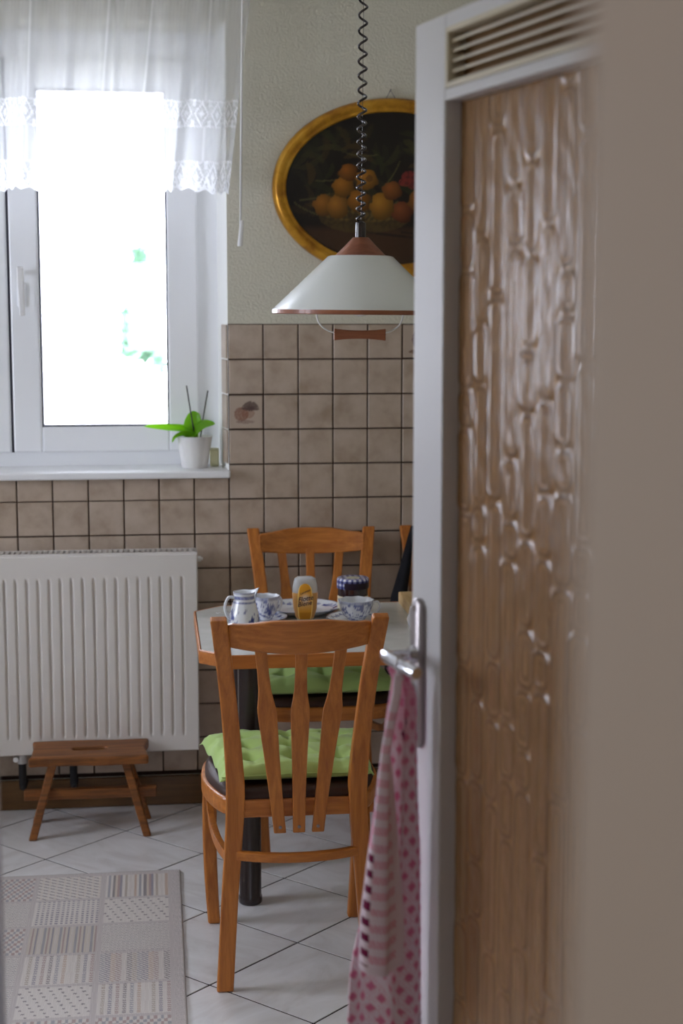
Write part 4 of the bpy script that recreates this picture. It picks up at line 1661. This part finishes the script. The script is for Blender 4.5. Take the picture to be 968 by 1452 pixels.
# pressed glass: columns of long rounded cells in real relief
nx, nz_ = 190, 460
xs = np.linspace(GS0 + .001, GS1 - .001, nx)
zs = np.linspace(GZb + .001, GZt - .001, nz_)
X, Z = np.meshgrid(xs, zs)
Hh = np.zeros_like(X)
Tt = np.zeros_like(X)
rg = random.Random(12)
cw = .052
nc = int((GS1 - GS0) / cw) + 1
for c_ in range(nc):
    cxm = GS0 + (c_ + .5) * cw
    z = GZb - rg.uniform(0, .1)
    while z < GZt:
        ln = rg.choice([.06, .09, .13, .18, .24, .30])
        w_ = cw * rg.uniform(.34, .46)
        sub = rg.random() < .35
        cz = z + ln / 2
        cx_ = cxm + rg.uniform(-.004, .004)
        qx, qz = np.abs(X - cx_) - (w_ - .014), np.abs(Z - cz) - (ln / 2 - .005 - .014)
        d = np.hypot(np.maximum(qx, 0), np.maximum(qz, 0)) + np.minimum(np.maximum(qx, qz), 0) - .014
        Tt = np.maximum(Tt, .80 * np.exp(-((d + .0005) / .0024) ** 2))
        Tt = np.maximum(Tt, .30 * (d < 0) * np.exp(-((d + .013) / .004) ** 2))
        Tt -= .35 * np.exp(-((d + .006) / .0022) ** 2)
        Hh += .0024 * np.exp(-(d / .0048) ** 2)
        Hh += .0018 * np.clip(-d / .012, 0, 1) ** .5
        if sub:
            Hh += .0011 * np.exp(-((d + .010) / .003) ** 2)
        z += ln
Hh += .0006 * np.sin(X * 110 + 3 * np.sin(Z * 17)) * np.sin(Z * 60 + 2 * np.sin(X * 40))
yf = .029 - Hh
g = G()
g.grid(np.stack([X, yf, Z], -1))
g.grid(np.stack([X, np.full_like(X, .034), Z], -1), flip=True)
ring = [j for j in range(nx)] + [i * nx + nx - 1 for i in range(1, nz_)] + [(nz_ - 1) * nx + j for j in range(nx - 2, -1, -1)] + [i * nx for i in range(nz_ - 2, 0, -1)]
oo = nx * nz_
for a, b in zip(ring, ring[1:] + ring[:1]):
    g.f.append((a, oo + a, oo + b, b))
gm = attr_mat('amber_pressed_glass', .26, .5)
bsdf(gm).inputs['Transmission Weight'].default_value = .60
bsdf(gm).inputs['IOR'].default_value = 1.4
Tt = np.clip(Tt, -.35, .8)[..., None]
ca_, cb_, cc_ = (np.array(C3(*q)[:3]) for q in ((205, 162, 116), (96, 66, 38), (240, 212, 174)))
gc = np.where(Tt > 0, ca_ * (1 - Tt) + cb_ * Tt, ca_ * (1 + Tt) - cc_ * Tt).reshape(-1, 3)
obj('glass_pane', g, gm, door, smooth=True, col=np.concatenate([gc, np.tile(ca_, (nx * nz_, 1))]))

# handle set
EC, EZ0, EZ1 = .036, .945, 1.192
g = G()
pts = []
hw_ = .0205
for k in range(13):
    a = math.pi * k / 12
    pts.append((EC + hw_ * math.cos(a), EZ1 - hw_ + hw_ * math.sin(a)))
for k in range(13):
    a = math.pi + math.pi * k / 12
    pts.append((EC + hw_ * math.cos(a), EZ0 + hw_ + hw_ * math.sin(a)))
g.loft([[(x, .0005, z) for x, z in pts], [(x, -.0075, z) for x, z in pts], [(EC + (x - EC) * .86, -.010, EZ0 + .1235 + (z - EZ0 - .1235) * .978) for x, z in pts]])
esc = obj('escutcheon', g, M['steel'], door, smooth='auto')
g = G()
for z in (EZ1 - .016, EZ0 + .016):
    g.tube([(EC, -.009, z), (EC, -.012, z)], .005, 10)
g.tube([(EC, -.0095, 1.045), (EC, -.0115, 1.045)], .008, 14)
obj('screw', g, M['chrome'], esc)
g = G()
HZ = 1.101
g.tube([(EC, -.008, HZ), (EC, -.020, HZ)], [.015, .012], 18)
g.tube([(EC, -.018, HZ), (EC, -.060, HZ)], .0085, 16)
lv = obj('lever_handle', g, M['chrome'], door, smooth='auto')
g = G()
lvp = spline([(EC - .006, -.058, HZ + .001), (EC + .02, -.062, HZ + .001), (EC + .07, -.060, HZ - .001), (EC + .116, -.056, HZ - .003)], 14)
g.tube(lvp, [.0095] * 2 + [.0105] * 10 + [.0105, .0092], 16)
obj('grip', g, M['chrome'], lv, smooth='auto')

# ------------------------------------------------------------------ towels hanging from the lever
PINK, DEEP, MAG = np.array(C3(232, 150, 178)[:3]), np.array(C3(222, 116, 156)[:3]), np.array(C3(128, 16, 72)[:3])
TW = np.array(C3(250, 230, 240)[:3])
twm = attr_mat('terry_towel', .95, .1, bump_s=.5, bump_scale=700.0, sheen=.3)
nrmd = Vector((-math.cos(DA), -math.sin(DA)))
dird = Vector((math.sin(DA), -math.cos(DA)))


def towel(name, label, hang_s, off_, ztop, zbot, lx, rx, ph, nf, fd, colf, W_, loop):
    """cloth gathered at the lever; lx/rx give left and right edge (m) against the height below the lever"""
    base_ = Vector((.413, 2.493)) + dird * hang_s + nrmd * off_
    t = thing(name, label, 'towel', (base_.x, base_.y, ztop), 0, 'pink towels on the door handle')
    nu, nv = 90, 190
    V, U = np.meshgrid(np.linspace(0, 1, nv), np.linspace(0, 1, nu), indexing='ij')
    H = ztop - zbot
    dz = V * H
    L_ = np.interp(dz, *zip(*lx))
    R_ = np.interp(dz, *zip(*rx))
    amp_ = fd * np.minimum(1, .35 + V * 1.2)
    X = L_ + (R_ - L_) * U + .004 * np.sin(U * 2 * np.pi * nf * 2 + ph)
    Y = amp_ * np.sin(U * 2 * np.pi * nf + ph + .5 * np.sin(V * 4)) + .010 * np.cos((U - .5) * np.pi) * -1 * np.minimum(1, V * 3)
    Z = -dz + .006 * np.sin(U * 5 + ph) * V
    cl = colf((U - .5) * W_, dz, U, V)
    o = obj('cloth', G().grid(np.stack([X, Y, Z], -1)), twm, t, smooth=True, col=cl.reshape(-1, 3), solid=.004)
    g = G()
    g.tube(spline(loop, 14), .0022, 6)
    obj('hanging_loop', g, mat('white_loop_tape', (.8, .78, .8, 1), .8), t)
    return t


def col_diam(u, d, U, V):
    ca = np.round(u / .0125)
    du = u - ca * .0125
    db = d / .038 + .5 * (ca % 2)
    dd = (db - np.round(db)) * .038
    k = (np.abs(du) / .0072 + np.abs(dd) / .0090 < 1).astype(float)
    c_ = TW * (1 - k[..., None]) + DEEP * k[..., None]
    fleck = ((np.sin(u * 900) * np.sin(d * 700)) > .1) * .40
    c_ = c_ * (1 - fleck[..., None]) + PINK * fleck[..., None]
    up = np.clip(1 - d / .13, 0, 1)[..., None] ** .6
    hz = (np.sin(d * 800) > 0)[..., None]
    c_ = c_ * (1 - up * .85) + np.where(hz, PINK, DEEP) * up * .85
    band = np.abs((u - .055) * 1.0 + (d - .60) * .75)
    chk = (((d + u) / .016) % 1 < .5)
    c_ = np.where(((band < .007) & (d > .4))[..., None], np.where(chk[..., None], MAG, TW), c_)
    b2 = np.abs((u + .03) - (d - .49) * .6)
    c_ = np.where(((b2 < .005) & (d > .41) & (u < .03))[..., None], TW, c_)
    dm = (np.abs(u - .02) / .006 + np.abs(d - .088) / .011 < 1) | (np.abs(u + .004) / .006 + np.abs(d - .108) / .011 < 1)
    c_ = np.where(dm[..., None], MAG, c_)
    return c_


def col_str(u, d, U, V):
    c_ = np.ones(u.shape + (3,)) * TW
    row = (d / .0262) % 1
    wv_ = ((u * 420 + d * 500) % 2 < 1.2)
    k = (row > .30) & (row < .78) & (np.abs(u) < .030) & wv_ & (d > .06)
    c_ = np.where(k[..., None], PINK, c_)
    sd = (U > .08) & (U < .27) & (d > .28)
    chk = ((d / .0262) % 1 < .5)
    c_ = np.where((sd)[..., None], np.where(chk[..., None], MAG, TW), c_)
    c_ = np.where(((U < .2) & (d <= .28))[..., None], PINK * .9 + TW * .1, c_)
    hem = (U > .965) | (V > .975)
    c_ = np.where(hem[..., None], TW * .97, c_)
    return c_


towel('hand_towel', 'long pink and white diamond patterned towel hanging from the door handle', .065, .060, 1.090, .47,
      [(0, -.006), (.02, -.002), (.08, -.011), (.18, -.022), (.30, -.038), (.42, -.052), (.50, -.069), (.62, -.075)],
      [(0, .008), (.02, .026), (.05, .040), (.17, .043), (.30, .050), (.42, .052), (.62, .054)],
      .4, 1.3, .007, col_diam, .135, [(0, 0, -.012), (.004, .002, .012), (.010, .004, .018), (.018, .004, -.01), (.030, .003, -.085)])
towel('hand_towel', 'shorter towel with rows of pink hatching hanging over the longer one', .104, .058, 1.088, .603,
      [(0, -.010), (.03, -.013), (.08, -.024), (.17, -.040), (.28, -.055), (.40, -.070), (.48, -.072)], [(0, -.004), (.03, -.007), (.08, -.017), (.13, -.025), (.17, -.019), (.28, -.010), (.40, .000), (.48, -.001)],
      2.2, .9, .004, col_str, .080, [(0, 0, -.01), (-.010, .002, .005), (-.012, -.006, .022), (-.004, -.006, .026)])

# ------------------------------------------------------------------ outdoors
struct('ground', G().box(-40, 40, 5.6, 60, -2.6, -2.5), mat('paled_ground', C3(196, 194, 182), .95))  # ground colour paled to brighten the lower part of the window
fol = mat('tree_foliage', C3(70, 104, 60), .8)
noise_col(fol, [(.3, C3(62, 96, 74)), (.7, C3(112, 146, 118))], (1, 1, 1), 3.0)
fol2 = mat('overexposed_foliage', C3(226, 228, 214), .8)  # near-white leaf colour stands in for overexposed daylight
noise_col(fol2, [(.3, C3(206, 208, 190)), (.7, C3(240, 240, 232))], (1, 1, 1), 3.0)
bark = mat('tree_bark', C3(84, 66, 50), .9)


def tree(name, label, x, y, z0, h, r, seed, conifer):
    t = thing(name, label, 'tree', (x, y, z0), 0, 'trees beyond the window')
    rr = random.Random(seed)
    g = G()
    n = 1700 if conifer else 620
    for k in range(n):
        f_ = rr.random()
        if conifer:
            zc = h * (.12 + .88 * f_)
            rad0 = r * (1 - f_) * rr.uniform(.3, 1.0) + .02
        else:
            zc = h * (.35 + .65 * f_)
            rad0 = r * math.sqrt(max(0, 1 - ((f_ - .5) * 2) ** 2)) * rr.uniform(.4, 1)
        a = rr.uniform(0, 2 * math.pi)
        c_ = Vector((rad0 * math.cos(a), rad0 * math.sin(a), zc))
        s = h * rr.uniform(.018, .036) if conifer else h * rr.uniform(.03, .06)
        ax = Vector((rr.uniform(-1, 1), rr.uniform(-1, 1), rr.uniform(-.4, 1))).normalized() * s
        bx_ = ax.orthogonal().normalized() * s * .45
        cz_ = ax.cross(bx_).normalized() * s * .18
        g.add([c_ - ax, c_ + bx_, c_ + ax, c_ - bx_, c_ + cz_], [(0, 1, 4), (1, 2, 4), (2, 3, 4), (3, 0, 4), (0, 3, 2, 1)])
    obj('foliage', g, fol if conifer else fol2, t, fix=False)
    obj('trunk', G().lathe([(r * .09, 0), (r * .06, h * .5), (r * .02, h * .9)], seg=10), bark, t)


tree('conifer_tree', 'small conifer seen through the glass near the right edge of the window', -.16, 20.0, -2.5, 4.85, .85, 2, True)
tree('leafy_bush', 'pale bush low outside the window, left part of the pane', -1.05, 16.5, -2.5, 3.25, .8, 3, False)
tree('leafy_bush', 'pale bush low outside the window, right part of the pane', -.25, 15.0, -2.5, 3.62, .7, 4, False)
